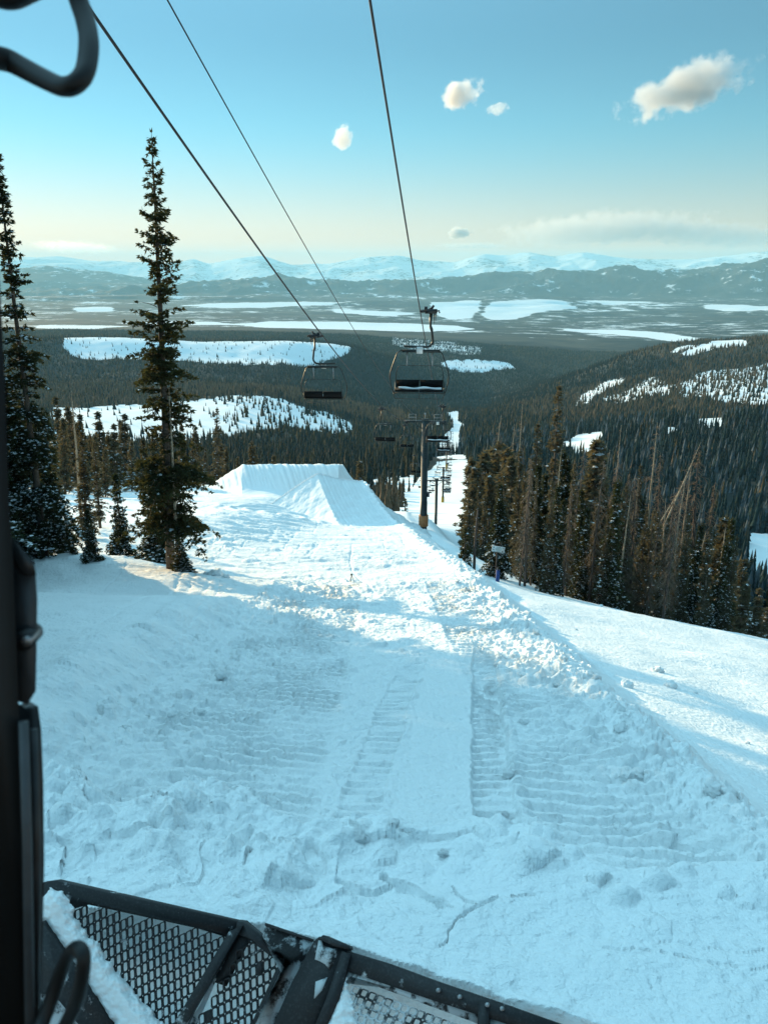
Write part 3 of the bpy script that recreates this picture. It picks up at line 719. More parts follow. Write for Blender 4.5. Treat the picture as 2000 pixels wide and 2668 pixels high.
def make_conifer(kind, mat, *a, **k):
    tr, (V, T, tint), sm = conifer_meshes(*a, **k)
    t = tr.build('trunk', M_bark, None, True, link=False)
    nt_ = len(T)
    if sm: T = np.concatenate([T, sm[1] + len(V)]); V = np.concatenate([V, sm[0]]); tint = np.concatenate([tint, np.zeros(len(sm[0]))])
    c = mesh_np('crown', V, T, [mat, M_treesnow], attrs={'tint': tint}, link=False)
    c.polygons.foreach_set('material_index', (np.arange(len(T)) >= nt_).astype(np.int32))
    return dict(trunk=t, crown=c, snow=None, H=a[0], name=kind)
def dead_meshes(H, seed, dense=60, Lb=0.9, wood=None, fork=False, broken=0.0, down=0.3):
    rs = np.random.default_rng(seed); tr = MB(); tw = MB()
    z = np.linspace(0, H * (1 - broken), 12); wob = np.cumsum(rs.normal(0, 0.010 * H / 6, (12, 2)), 0); wob -= wob[0]
    rad = (0.009 * H + 0.03) * (1 - z / H) ** 0.8 + 0.01
    tr.tube(np.column_stack([wob, z]), rad, 8)
    pts = []
    for k in range(dense):
        t = rs.uniform(0.15, 0.98); zz = z[-1] * t; a = rs.uniform(0, 6.28)
        L = Lb * (1.05 - t) ** 0.6 * rs.uniform(0.3, 1.2)
        c = np.array([np.interp(zz, z, wob[:, 0]), np.interp(zz, z, wob[:, 1]), zz]); d = np.array([math.cos(a), math.sin(a), 0])
        s = np.linspace(0, 1, 4)[:, None]
        bp = c + d * L * s + np.array([0, 0, 1]) * (L * (0.25 * s - (0.25 + down) * s ** 2))
        tw.tube(bp, np.linspace(0.026, 0.009, 4), 3, cap=False)
        for j in range(rs.integers(2, 6)):
            u = rs.uniform(0.3, 1); q = c + d * L * u + np.array([0, 0, L * (0.25 * u - (0.25 + down) * u * u)])
            dd = d + rs.normal(0, 0.7, 3); dd[2] -= 0.4; l2 = L * rs.uniform(0.15, 0.4)
            tw.tube([q, q + dd * l2 * 0.5, q + dd * l2 + [0, 0, -0.05]], [0.013, 0.010, 0.005], 3, cap=False)
    return tr, tw
def make_dead(kind, wood, H, seed, **k):
    tr, tw = dead_meshes(H, seed, **k)
    t = tr.build('trunk', wood, None, True, link=False)
    c = tw.build('branches', M_twig, None, link=False)
    return dict(trunk=t, crown=c, snow=None, H=H, name=kind)
def put(proto, loc, H, rscale=1.0, rot=None, lean=(0, 0), label=None, cat=None, group=None, snow=True):
    s = H / proto['H']
    e = empty(proto['name'], loc, label, cat, group)
    e.scale = (s * rscale, s * rscale, s)
    rz = rot if rot is not None else random.uniform(0, 6.28)
    e.rotation_euler = (Matrix.Rotation(lean[0], 4, 'Y') @ Matrix.Rotation(-lean[1], 4, 'X') @ Matrix.Rotation(rz, 4, 'Z')).to_euler()
    for n_, me in (('trunk', proto['trunk']), ('branches' if proto['crown'].name.startswith('branches') else 'crown', proto['crown']), ('snow', proto['snow'] if snow else None)):
        if me is None: continue
        o = bpy.data.objects.new(n_, me); COL.objects.link(o); o.parent = e
    return e
# prototypes: hero kinds and lighter kinds
P_tall = make_conifer('spruce_tree', M_needle, 16.3, 1.80, 11, 290, 0.14, 6, 0.145, snow=0.02, gap=0.33, base=0.10, droop=0.30, irr=0.5, taper=0.58)
P_big = make_conifer('spruce_tree', M_needle, 20.0, 2.3, 12, 300, 0.18, 6, 0.20, snow=0.32, gap=0.28, base=0.03, droop=0.5, irr=0.35, taper=0.8)
P_snowy = make_conifer('fir_tree', M_needle, 9.0, 1.7, 13, 280, 0.17, 6, 0.19, snow=0.42, gap=0.08, base=0.04, droop=0.45, irr=0.25)
P_small = make_conifer('fir_tree', M_needle, 4.2, 0.95, 14, 110, 0.12, 6, 0.13, snow=0.26, gap=0.1, base=0.05, droop=0.35, irr=0.3)
P_sap = make_conifer('fir_sapling', M_needle, 1.6, 0.38, 15, 45, 0.08, 6, 0.08, snow=0.12, gap=0.12, base=0.08, droop=0.1, irr=0.25)
P_spire = make_conifer('spruce_tree', M_needle_b, 14.0, 1.0, 16, 200, 0.18, 5, 0.20, snow=0.07, gap=0.28, base=0.12, droop=0.4, irr=0.4, taper=0.55)
P_spire2 = make_conifer('fir_tree', M_needle_b, 12.0, 1.15, 17, 220, 0.17, 5, 0.20, snow=0.12, gap=0.12, base=0.04, droop=0.4, irr=0.3, taper=0.7)
P_snsp = make_conifer('fir_tree', M_needle, 10.0, 1.25, 18, 240, 0.18, 5, 0.21, snow=0.30, gap=0.1, base=0.03, droop=0.45, irr=0.28, taper=0.75)
P_m = [make_conifer('conifer_tree', M_needle_b, 12.0, 1.5, 20 + k, 120, 0.30, 4, 0.40, snow=sn, gap=0.12, base=0.05, droop=0.4, irr=0.35, taper=tp) for k, (sn, tp) in enumerate([(0.03, .7), (0.06, .6), (0.12, .75), (0.22, .8), (0.02, .5)])]
P_dead = [make_dead('dead_tree', M_deadwood, 13.0, 31, dense=110, Lb=1.1), make_dead('dead_tree', M_darkwood, 12.0, 32, dense=200, Lb=1.3, down=0.6), make_dead('dead_tree', M_deadwood, 10.0, 33, dense=70, Lb=0.7, broken=0.0)]

def place(proto, bx, by, tx, ty, rs=1.0, dist=None, label=None, cat='tree', group=None, sink=0.15, **k):
    """stand a tree at the terrain point under (bx,by) (or at horizontal range dist on that bearing) with its tip where the photo shows it"""
    if dist is None:
        p = hit(bx, by)
        if p is None: return None
    else:
        d = ray(bx, by); h = math.hypot(d[0], d[1]); p = np.array([d[0] / h * dist, d[1] / h * dist, 0]); p[2] = G(p[0], p[1])
    v = (1334 - ty) / FPX
    Yt = p[1]; zt = Yt * (v * cP - sP) / (cP + v * sP)
    dep = Yt * cP - zt * sP; xt = (tx - 1000) / FPX * dep
    H = zt - p[2] + sink
    return put(proto, (p[0], p[1], p[2] - sink), math.hypot(H, xt - p[0]), rs, lean=(math.atan2(xt - p[0], H), 0), label=label, cat=cat, group=group, **k)
TR = 'tree'
place(P_tall, 445, 1478, 391, 345, 0.88, label='tallest slender dark spruce standing alone against the sky on the left', rot=0.6)
place(P_dead[2], 466, 1484, 440, 1010, 0.9, label='pale bare trunk standing right against the tallest spruce', cat='dead tree')
place(P_small, 408, 1468, 403, 1240, 0.95, label='bushy dark fir skirting the left foot of the tallest spruce')
place(P_small, 470, 1488, 466, 1370, 1.15, label='low bushy fir at the right foot of the tallest spruce')
place(P_big, 118, 1452, -8, 385, 0.78, label='big dark spruce with a leaning trunk at the left edge of the view', rot=2.0)
place(P_snowy, 62, 1448, 10, 985, 1.1, label='snow laden fir in front of the big leaning spruce beside the cab pillar')
place(P_snowy, 150, 1440, 95, 1090, 0.8, label='snow dusted fir just right of the big leaning spruce')
place(P_sap, 193, 1452, 191, 1398, 1.0, label='tiny sapling poking from the snow left of the small firs', cat='sapling')
place(P_small, 242, 1456, 226, 1330, 0.95, label='small fir with a bare trunk section next to the tiny sapling')
place(P_spire2, 225, 1405, 212, 1115, 1.1, label='mid sized green fir rising behind the small bare trunked fir')
place(P_small, 320, 1448, 300, 1235, 0.75, label='narrow dark fir alone between the sapling and the tallest spruce')
place(P_spire, 262, 1375, 245, 1150, 1.2, dist=52, label='snow flecked fir behind the narrow dark fir on the left')
place(P_dead[2], 218, 1400, 186, 1010, 0.9, dist=50, label='thin bare pole-like trunk among the firs on the left', cat='dead tree')
place(P_spire, 566, 1278, 566, 1062, 1.3, dist=104, label='tall spire standing alone against the lower snow clearing left of the mound')
for i, (bx, tx, ty, dd) in enumerate([(170,165,1090,95),(250,250,1130,100),(300,298,1105,104),(345,342,1150,98),(400,400,1170,110),(430,430,1120,112),(480,478,1150,108),(505,505,1140,116),(535,535,1170,112),(590,590,1165,118),(140,135,1160,80),(620,620,1190,125),(325,325,1080,118),(210,208,1080,112),(460,462,1190,100),(275,275,1170,88),(370,372,1190,100)]):
    place(P_m[i % 5], bx, 1290, tx, ty, random.uniform(.9, 1.3), dist=dd, label='brownish green conifer in the belt of trees behind the left snow field', group='conifers behind the left snow field')
# trees standing out of frame to the left, whose long shadows cover the foreground
wr = random.Random(12)
for yy_ in np.arange(9, 46, 2.9):
    for k_ in range(4):
        x = -(0.50 * yy_ + 3.2) - 3.1 * k_ + wr.uniform(-.8, .8); y = yy_ + wr.uniform(-.7, .7); c_ = 0.707 * (x + y); h = wr.uniform(13, 18)
        if c_ > 9.9 or c_ < -2: continue
        put(P_snsp if k_ % 2 else P_big, (x, y, float(G(x, y)) - 0.2), h, 1.25, label='spruce of the wood left of the snow groomer', cat=TR, group='spruces left of the snow groomer')
for x, y, h in [(-19.0, 30.3, 17), (-16.6, 27.6, 17), (-22.0, 33.2, 18), (-18.2, 28.6, 16), (-24.0, 35.0, 18), (-19.6, 32.3, 17), (-22.8, 36.2, 18), (-20.5, 30.0, 17)]:
    put(P_big, (x, y, float(G(x, y)) - 0.2), h, 1.3, label='spruce of the wood left of the snow groomer', cat=TR, group='spruces left of the snow groomer')
# right stand
RS = [
 (P_snowy,1292,1505,1302,1262,0.85,'dense snowy fir behind the white sign board at the left end of the right stand'),
 (P_snsp,1345,1502,1340,1225,0.95,'dark snowy fir just right of the sign board tree'),
 (P_small,1365,1508,1363,1440,0.9,'knee high snowy fir at the foot of the stand right of the blue padded post'),
 (P_spire,1378,1496,1402,1100,1.1,'tall live spruce left of the tallest tree of the right stand'),
 (P_spire,1426,1500,1456,1000,1.0,'tallest tree of the right stand with a pale streaked trunk'),
 (P_small,1441,1514,1440,1432,0.85,'small snow covered fir standing out front of the right stand'),
 (P_spire2,1400,1490,1392,1250,1.1,'full dark fir under the tallest tree of the right stand'),
 (P_spire2,1470,1492,1478,1260,1.0,'broad dark fir right of the tallest tree'),
 (P_snsp,1530,1505,1540,1300,0.9,'slim snowy fir in the middle of the right stand'),
 (P_spire2,1518,1500,1535,1215,0.9,'olive green fir behind the slim snowy fir'),
 (P_snsp,1560,1512,1562,1330,1.0,'pointed snowy fir left of the leaning grey snag'),
 (P_snowy,1590,1510,1588,1355,0.7,'stout dark fir with frosted tips in the centre of the right stand'),
 (P_snowy,1632,1516,1640,1375,0.75,'white crusted fir right of centre of the right stand'),
 (P_snsp,1665,1522,1672,1300,0.9,'dark fir right of the white crusted fir'),
 (P_spire2,1700,1530,1712,1330,0.9,'fir below the leaning dead logs'),
 (P_snowy,1740,1545,1750,1385,0.75,'bushy snow dusted fir near the crest right of the leaning logs'),
 (P_snsp,1780,1556,1792,1370,0.9,'narrow fir near the crest below the brown dead spruce'),
 (P_spire2,1820,1570,1832,1360,0.9,'dark fir right of the brown dead spruce'),
 (P_snsp,1850,1582,1862,1390,0.9,'frosted fir at the right shoulder of the snow crest'),
 (P_spire,1650,1500,1668,1210,0.9,'slender olive spruce behind the grey snag'),
 (P_spire,1600,1490,1610,1255,1.0,'upright olive spruce behind the centre of the right stand'),
 (P_m[3],1560,1490,1572,1190,0.8,'thin dark spruce rising behind the pointed snowy fir'),
]
for pr, bx, by, tx, ty, rsx, lb in RS:
    place(pr, bx, by, tx, ty, rsx, label=lb)
DS = [
 (0,1262,1390,1302,1080,1.1,'grey dead spruce with fine drooping twigs at the left of the right stand'),
 (0,1330,1480,1360,1036,0.7,'pale cream dead trunk left of the tallest tree'),
 (2,1312,1470,1340,1105,0.8,'second cream trunk leaning beside the pale dead trunk'),
 (1,1492,1496,1522,1180,1.1,'brown dead spruce with hanging twigs right of the tallest tree'),
 (1,1475,1490,1500,1200,1.0,'grey brown dead spruce close beside the hanging twigged one'),
 (2,1545,1490,1587,1172,1.0,'leaning sunlit trunk near the centre of the right stand'),
 (2,1585,1495,1617,1108,0.6,'thin bare pole trunk leaning right in the centre of the stand'),
 (0,1672,1510,1708,1100,0.9,'tall grey snag with frosted twigs right of centre'),
 (1,1700,1515,1722,1180,0.9,'shorter bushy grey snag beside the tall frosted snag'),
 (2,1695,1450,1825,1152,0.9,'long dead log leaning far to the right over the stand'),
 (2,1685,1420,1800,1225,1.0,'lower dark log leaning parallel to the long dead log'),
 (0,1762,1540,1800,1200,0.9,'sunlit dead trunk left of the brown dead spruce'),
 (1,1795,1550,1818,1165,1.2,'wide brown dead spruce near the right end of the stand'),
 (1,1830,1560,1862,1250,0.8,'small grey dead spruce at the right end of the stand'),
 (0,1640,1500,1660,1250,0.8,'slim grey snag behind the white crusted fir'),
 (1,1610,1495,1640,1230,0.8,'brown twigged snag in the middle of the stand'),
]
for pi, bx, by, tx, ty, rsx, lb in DS:
    place(P_dead[pi], bx, by, tx, ty, rsx, label=lb, cat='dead tree')
xr = random.Random(5)
for k, (tx, ty, dd) in enumerate([(1226,1195,118),(1240,1215,105),(1232,1250,92),(1255,1200,108),(1268,1180,112),(1285,1165,120),(1300,1150,116),(1318,1172,104),(1248,1262,80),(1275,1235,84),(1222,1300,74),(1262,1290,66),(1335,1190,90),(1312,1235,70)]):
    place(P_m[(0, 1, 4, 2)[k % 4]] if dd > 80 else P_spire2, tx, 1360, tx, ty, xr.uniform(.95, 1.25), dist=dd, label='brownish conifer on the right bank of the lower run behind the bare pole', group='conifers behind the bare pole')
for k in range(62):
    bx = xr.uniform(1345, 1905); dd = 41 + (bx - 1345) / 560 * 9 + xr.uniform(0, 16); tx = bx + xr.uniform(5, 26); ty = 1190 + (bx - 1345) * 0.30 + xr.uniform(-50, 90)
    if k % 3 == 0:
        place(P_dead[(1, 0, 1, 2)[xr.randrange(4)]], bx, 1500, tx + xr.uniform(-5, 25), ty - 25, xr.uniform(.7, 1.1), dist=dd, label='twiggy grey brown dead spruce standing deep inside the right stand', cat='dead tree', group='dead spruces inside the right stand')
    else:
        place((P_spire2, P_snsp, P_spire)[xr.randrange(3)], bx, 1500, tx, ty, xr.uniform(.65, .95), dist=dd, label='narrow conifer packed inside the right stand', group='conifers inside the right stand')
place(P_sap, 1210, 1405, 1212, 1377, 1.0, dist=44, label='small lone sapling on the snowbank beside the bare pole', cat='sapling')
place(P_sap, 1055, 1312, 1055, 1300, 1.0, dist=150, label='tiny sapling at the edge of the lower ski run', cat='sapling')

# ------------------------------------------------------------------ forest
def scatter():
    out = []
    # (rmin, rmax, square metres per tree)
    for a, b, ar in ((48, 130, 11), (130, 400, 14), (400, 900, 20), (900, 1800, 30), (1800, 4300, 52)):
        n_ = int((b * b - a * a) * 0.5 * R(72) / ar)
        r = np.sqrt(rng.uniform(a * a, b * b, n_)); th = rng.uniform(R(-36), R(36), n_)
        X = r * np.sin(th); Y = r * np.cos(th); Z = G(X, Y); px, py, _ = proj(X, Y, Z)
        den = density(X, Y, px, py)
        den *= np.where((r > 900) & (r < 4000), 0.80 + 0.35 * smooth(-0.3, 0.2, fbm(X / 130, Y / 130, 3, 44)), 1)
        # ski runs and the open snow near the camera
        open_ = (r < 135) & (X < 6 + 0.02 * Y) & (X > -30)
        left_open = (r < 100) & (X < 0)
        right = (r < 130) & (X > 6)
        crest = 46 + 0.55 * np.maximum(0, X - 10)
        den = np.where(open_ | left_open, 0, den)
        den = np.where(right & (Y < crest), 0, den)
        jump = (X > -40) & (X < 12) & (Y < 118)
        den = np.where(jump, 0, den)
        lift = np.abs(X - (-3.62 + 0.0922 * Y)) < 11
        den = np.where(lift & (r < 520), 0, den)
        k = rng.random(n_) < den
        Z = Z + far_noise(X, Y)
        out.append(np.column_stack([X, Y, Z, r])[k])
    return np.concatenate(out)
pts = scatter()
hN = rng.uniform(0.45, 1.1, len(pts)) * (1 + 0.5 * (rng.random(len(pts)) < 0.25) * (pts[:, 3] > 350)) * (10.5 - 1.5 * smooth(300, 2000, pts[:, 3])) 
pxs, pys, dps = proj(pts[:, 0], pts[:, 1], pts[:, 2] + hN * 0.7)
inview = (pxs > -60) & (pxs < 2060)
# which of them can be seen: running horizon test along the bearing
def visible(P, h):
    vis = np.ones(len(P), bool)
    el = (P[:, 2] + h) / P[:, 3]
    th = np.arctan2(P[:, 0], P[:, 1])
    for f in (0.2, 0.3, 0.4, 0.5, 0.6, 0.7, 0.8, 0.88, 0.94):
        g = G(P[:, 0] * f, P[:, 1] * f); vis &= el > g / (P[:, 3] * f) - 0.002
    return vis
vis = visible(pts, hN) & inview
size = np.where(vis, hN / pts[:, 3], 0)
order = np.argsort(-size)
NI = 235
ind = order[:NI]; rest = np.setdiff1d(np.arange(len(pts)), ind)
for i in ind:
    x, y, z, r = pts[i]
    if x > 6 and r < 130: lb, gp = 'conifer in the dense wood on the slope behind the right stand', 'conifers behind the right stand'
    elif x > 25: lb, gp = 'conifer on the dark wooded slope at the far right of the ski run', 'conifers on the right wooded slope'
    elif x > 0: lb, gp = 'brownish conifer along the edge of the lower ski run', 'conifers beside the lower ski run'
    else: lb, gp = 'conifer in the wood below and behind the snow jump', 'conifers below the snow jump'
    pr = P_m[int(rng.integers(0, 5))] if x < 20 else P_m[int(rng.integers(1, 4))]
    put(pr, (x, y, z - 0.3), hN[i] * (1.1 if x < 20 else 1.0), rng.uniform(.85, 1.25), label=lb, cat=TR, group=gp)

def forest_mesh(P, h):
    """ragged little conifers: tiers of star-shaped cones near, single spires far"""
    Vs = []; Ts = []; Cs = []; base = 0
    r = P[:, 3]
    # colour of each tree, sunlit and shaded areas painted in: dark green, olive, grey-brown dead, and snow-dusted
    kn = fbm(P[:, 0] / 220, P[:, 1] / 220, 3, 55); u = rng.random(len(P))
    dark = np.array([0.012, 0.024, 0.024]); olive = np.array([0.062, 0.050, 0.026]); grey = np.array([0.085, 0.070, 0.052]); frost = np.array([0.16, 0.20, 0.22])
    C = np.where((u < 0.40 + 0.4 * kn)[:, None], olive, dark)
    C = np.where((rng.random(len(P)) < 0.08 + 0.12 * kn)[:, None], grey, C)
    rightdark = (P[:, 0] > 30) & (r < 1000)
    C = np.where((rightdark & (rng.random(len(P)) < 0.75))[:, None], dark * 1.3, C)
    C = np.where((rightdark & (rng.random(len(P)) < 0.22))[:, None], frost * 0.5, C)
    brown = np.array([0.105, 0.078, 0.050])  # stands for low sun on the ridge crowns as well as beetle-killed trees
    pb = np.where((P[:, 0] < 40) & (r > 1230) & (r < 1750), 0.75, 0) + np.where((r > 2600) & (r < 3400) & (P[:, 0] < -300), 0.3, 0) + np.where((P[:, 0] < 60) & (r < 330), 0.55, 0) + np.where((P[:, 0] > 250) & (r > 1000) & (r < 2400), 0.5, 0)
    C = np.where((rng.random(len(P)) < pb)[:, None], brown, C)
    C = np.where(((r > 1700) & (P[:, 0] > -500) & (P[:, 0] < 620) & (rng.random(len(P)) < 0.85))[:, None], dark, C)  # shade of the middle valley put into the tree colour
    C = C * rng.uniform(0.7, 1.3, (len(P), 1))
    for (a, b, tiers, ns) in ((0, 380, 6, 7), (380, 900, 4, 6), (900, 1800, 2, 5), (1800, 9000, 1, 4)):
        m = (r >= a) & (r < b); n_ = m.sum()
        if not n_: continue
        Q = P[m]; hh = h[m]; cc = C[m]
        R0 = hh * rng.uniform(0.11, 0.17, n_) * (1.0 if a < 900 else 1.35)
        zb = np.zeros(n_)
        for t in range(tiers):
            f0 = 0.05 + 0.95 * t / tiers; f1 = min(1.0, f0 + 1.55 / tiers) if tiers > 1 else 1.0
            rad = R0 * (1 - f0) ** 0.8
            ang = rng.uniform(0, 6.28, n_)[:, None] + np.arange(ns)[None] * 2 * np.pi / ns
            rk = rad[:, None] * rng.uniform(0.5, 1.35, (n_, ns))
            ring = np.stack([Q[:, None, 0] + rk * np.cos(ang), Q[:, None, 1] + rk * np.sin(ang), Q[:, None, 2] + (hh * f0)[:, None] - rk * 0.5 - 0.3], -1)
            apex = np.column_stack([Q[:, 0] + rng.normal(0, .03, n_) * hh * .1, Q[:, 1], Q[:, 2] + hh * f1])
            V = np.concatenate([ring, apex[:, None]], 1).reshape(-1, 3)
            j = np.arange(ns); T = (np.arange(n_)[:, None, None] * (ns + 1) + np.stack([j, (j + 1) % ns, np.full(ns, ns)], 1)[None]).reshape(-1, 3)
            c4 = np.repeat(np.column_stack([cc, np.ones(n_)]), ns + 1, 0)
            Vs.append(V); Ts.append(T + base); Cs.append(c4); base += len(V)
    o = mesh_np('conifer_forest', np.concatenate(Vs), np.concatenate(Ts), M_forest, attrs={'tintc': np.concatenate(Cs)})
    return tag(o, 'dark conifer forest covering the slopes and hills down to the valley', 'forest', kind='stuff')
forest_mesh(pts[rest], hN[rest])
print('FOREST', len(pts))
# ------------------------------------------------------------------ chair lift
def lineX(Y): return -3.62 + 0.0922 * Y                 # plan of the lift's centre line
GA = 2.335                                                # half the gauge
TW = [(95, -18.3, -31.0), (170, -46.4, -59.3), (290, -74.0, -88.0), (420, -92.6, -106.8)]
for Yt in (600, 800, 1000, 1200):
    g = float(G(lineX(Yt), Yt)); TW.append((Yt, g + 11, g))
LDIR = np.array([0.0922, 1.0, 0]); LDIR /= np.linalg.norm(LDIR); LSIDE = np.array([LDIR[1], -LDIR[0], 0])
LANG = -math.atan(0.0922)
def rope_pts(side):
    off = -1 if side == 'left' else 1
    if side == 'left': q = np.polyfit([14.4, 35.0, 95], [3.8, -2.87, -18.3], 2)
    else: q = np.polyfit([11.9, 26.9, 95], [3.43, -1.21, -18.3], 2)
    Ys = list(np.linspace(-14, 95, 60)); Zs = list(np.polyval(q, Ys))
    for (y0, z0, _), (y1, z1, _) in zip(TW[:-1], TW[1:]):
        t = np.linspace(0, 1, 14)[1:]; sag = 0.00022 * (y1 - y0) ** 2
        sag = min(sag, 7)
        Ys += list(y0 + (y1 - y0) * t); Zs += list(z0 + (z1 - z0) * t - 4 * sag * t * (1 - t) * 0.7)
    Ys = np.array(Ys); return np.column_stack([lineX(Ys) + off * GA + 0.3 * (0), Ys, np.array(Zs)])
ropeR, ropeL = rope_pts('right'), rope_pts('left')
for P_, r_, lb in ((ropeR, 0.02, 'thick haul rope carrying the right hand line of chairs'), (ropeL, 0.028, 'thick haul rope carrying the left hand line of chairs')):
    m = MB(); m.tube(P_, r_, 8); tag(m.build('haul_rope', M_rope, None, True), lb, 'cable')
q = np.polyfit([11.2, 32.2, 95], [3.35, -3.05, -17.9], 2); Ys = np.linspace(-14, 95, 50)
m = MB(); m.tube(np.column_stack([-3.85 + 0.094 * Ys, Ys, np.polyval(q, Ys)]), 0.012, 6)
tag(m.build('communication_cable', M_rope, None, True), 'thin cable running between the two haul ropes to the top of the first tower', 'cable')

def make_chair(detail=True):
    """hangs from the rope at the origin, faces -Y, hanger on the +X side"""
    parts = {}
    g = MB()
    g.box((0.38, 0, 0.0), (0.42, 0.20, 0.15)); g.box((0.10, 0, 0.0), (0.22, 0.30, 0.06)); g.box((0.20, 0, 0.10), (0.10, 0.12, 0.12))
    g.tube([(0.30, 0, 0.03), (0.42, 0, 0.12), (0.47, 0, 0.20)], [0.05, 0.045, 0.04], 7); g.tube([(0.55, -.02, 0), (0.66, -.02, 0.02), (0.67, -.02, -.06)], 0.03, 6)
    for sy in (-0.13, 0.13): g.tube([(0.02, sy, 0.0), (0.14, sy, 0.0)], 0.05, 8)
    for x, l in ((0.42, .28), (0.49, .36), (0.54, .30), (0.36, .16)): g.tube([(x, 0.03, -0.06), (x, 0.03, -0.06 - l)], [0.022, 0.006], 5)
    parts['grip'] = (g, M_black)
    h = MB(); a = np.linspace(0, np.pi / 2, 7)
    path = [(0.36, 0, -0.05), (0.37, 0, -0.55), (0.42, 0, -0.66), (0.46, 0, -1.0)] + [(0.46 - 0.22 * (1 - math.cos(t)) , 0, -1.0 - 0.22 * math.sin(t)) for t in a[1:]] + [(0.0, 0, -1.22), (-0.55, 0, -1.20)]
    h.tube(path, 0.042, 10); h.tube([(0.37, 0, -.52), (0.42, 0, -.66)], 0.052, 8)
    parts['hanger_arm'] = (h, M_dsteel)
    f = MB(); f.box((0.05, 0, -1.36), (1.35, 0.09, 0.10))
    for s in (-1, 1):
        f.tube([(s * .60, 0, -1.34), (s * .70, 0, -1.36), (s * .80, 0, -1.45), (s * .93, 0, -1.80), (s * 1.03, -.02, -2.10), (s * 1.05, -.05, -2.3), (s * 1.02, -.10, -2.5), (s * .95, -.12, -2.75), (s * .90, -.10, -2.88)], 0.022, 7)
        f.tube([(s * .90, -.10, -2.84), (s * .88, .25, -2.74), (s * .88, .30, -2.5)], 0.02, 6)
    f.tube([(-.88, .27, -2.78), (.88, .27, -2.78)], 0.022, 6); f.tube([(-.88, -.1, -2.84), (.88, -.1, -2.84)], 0.02, 6)
    parts['frame'] = (f, M_dsteel)
    pl = MB(); pl.box((0.0, -0.075, -1.33), (0.22, 0.03, 0.24)); parts['number_plate'] = (pl, M_white)
    st = MB(); st.box((0, 0.05, -1.64), (0.045, 0.03, 0.50)); parts['strut'] = (st, M_steel)
    b = MB(); b.tube([(-.86, .30, -2.5), (-.84, .27, -2.15), (-.78, .22, -1.96), (-.68, .2, -1.90), (.68, .2, -1.90), (.78, .22, -1.96), (.84, .27, -2.15), (.86, .30, -2.5)], 0.013, 6)
    parts['back_rail'] = (b, M_dsteel)
    bk = MB()
    for s in (-1, 1): bk.box((s * .43, 0.29, -2.55), (0.83, 0.06, 0.26), Matrix.Rotation(R(-12), 3, 'X'))
    parts['backrest'] = (bk, M_vinyl)
    se = MB()
    for s in (-1, 1): se.box((s * .43, 0.02, -2.735), (0.83, 0.46, 0.07), Matrix.Rotation(R(4), 3, 'X'))
    parts['seat'] = (se, M_vinyl)
    sn = MB(); xs = np.linspace(-.74, .80, 15)
    P_ = np.column_stack([xs, -0.05 + 0 * xs, -2.675 + 0.02 * np.sin(xs * 7)]); sn.tube(P_, 0.045 + 0.010 * np.sin(xs * 11), 8)
    sn2 = MB()
    parts['snow'] = (sn, M_treesnow)
    fb = MB(); fb.tube([(-.85, -.22, -3.02), (.85, -.22, -3.02)], 0.012, 6); fb.tube([(0, -.22, -3.02), (0, .05, -2.78)], 0.014, 6)
    for s in (-1, 1): fb.tube([(s * .85, -.22, -3.02), (s * .93, -.1, -2.8)], 0.012, 6)
    parts['footrest'] = (fb, M_dsteel)
    return {k: v[0].build(k, v[1], None, k in ('hanger_arm', 'frame', 'snow', 'back_rail'), link=False) for k, v in parts.items()}
CH = make_chair()
def chair(P_, face, label, group, zoff=0.0, scale=1.0):
    e = empty('lift_chair', tuple(P_), label, 'chairlift chair', group)
    e.rotation_euler = (0, 0, LANG + (0 if face > 0 else math.pi)); e.scale = (scale,) * 3
    for k, me in CH.items():
        o = bpy.data.objects.new(k, me); COL.objects.link(o); o.parent = e
        if k == 'strut':
            o.location = (-.45, 0, 0); o = bpy.data.objects.new(k, me); COL.objects.link(o); o.parent = e; o.location = (.45, 0, 0)
def rope_at(P_, Y): return np.array([np.interp(Y, P_[:, 1], P_[:, 0]), Y, np.interp(Y, P_[:, 1], P_[:, 2])])
labR = ['nearest right hand lift chair with snow on its seat', 'second chair of the right hand line in front of the first tower', 'third chair of the right hand line just below the tower arm']
labL = ['nearest left hand lift chair seen from behind', 'second chair of the left hand line, left of the first tower', 'third chair of the left hand line near the tower crossarm']
ORD = ['', '', '', 'fourth', 'fifth', 'sixth', 'seventh', 'eighth', 'ninth', 'tenth']
yR = [27.6, 60, 100] + [100 + 31 * k for k in range(1, 30)]
yL = [35.0, 66, 92, 121] + [119 + 31 * k for k in range(1, 29)]
for i, y in enumerate(yR):
    if any(abs(y - t[0]) < 4 for t in TW[:1]) : y += 5
    chair(rope_at(ropeR, y), 1, labR[i] if i < 3 else (ORD[i] + ' chair of the right hand line counted down the slope from the nearest' if i < 10 else 'tiny distant chair on the right hand line below the first tower'), None if i < 10 else 'distant chairs of the right hand line')
for i, y in enumerate(yL):
    if any(abs(y - t[0]) < 4 for t in TW[:1]) : y += 5
    chair(rope_at(ropeL, y), -1, labL[i] if i < 3 else (ORD[i] + ' chair of the left hand line counted down the slope from the nearest' if i < 10 else 'tiny distant chair on the left hand line below the first tower'), None if i < 10 else 'distant chairs of the left hand line')

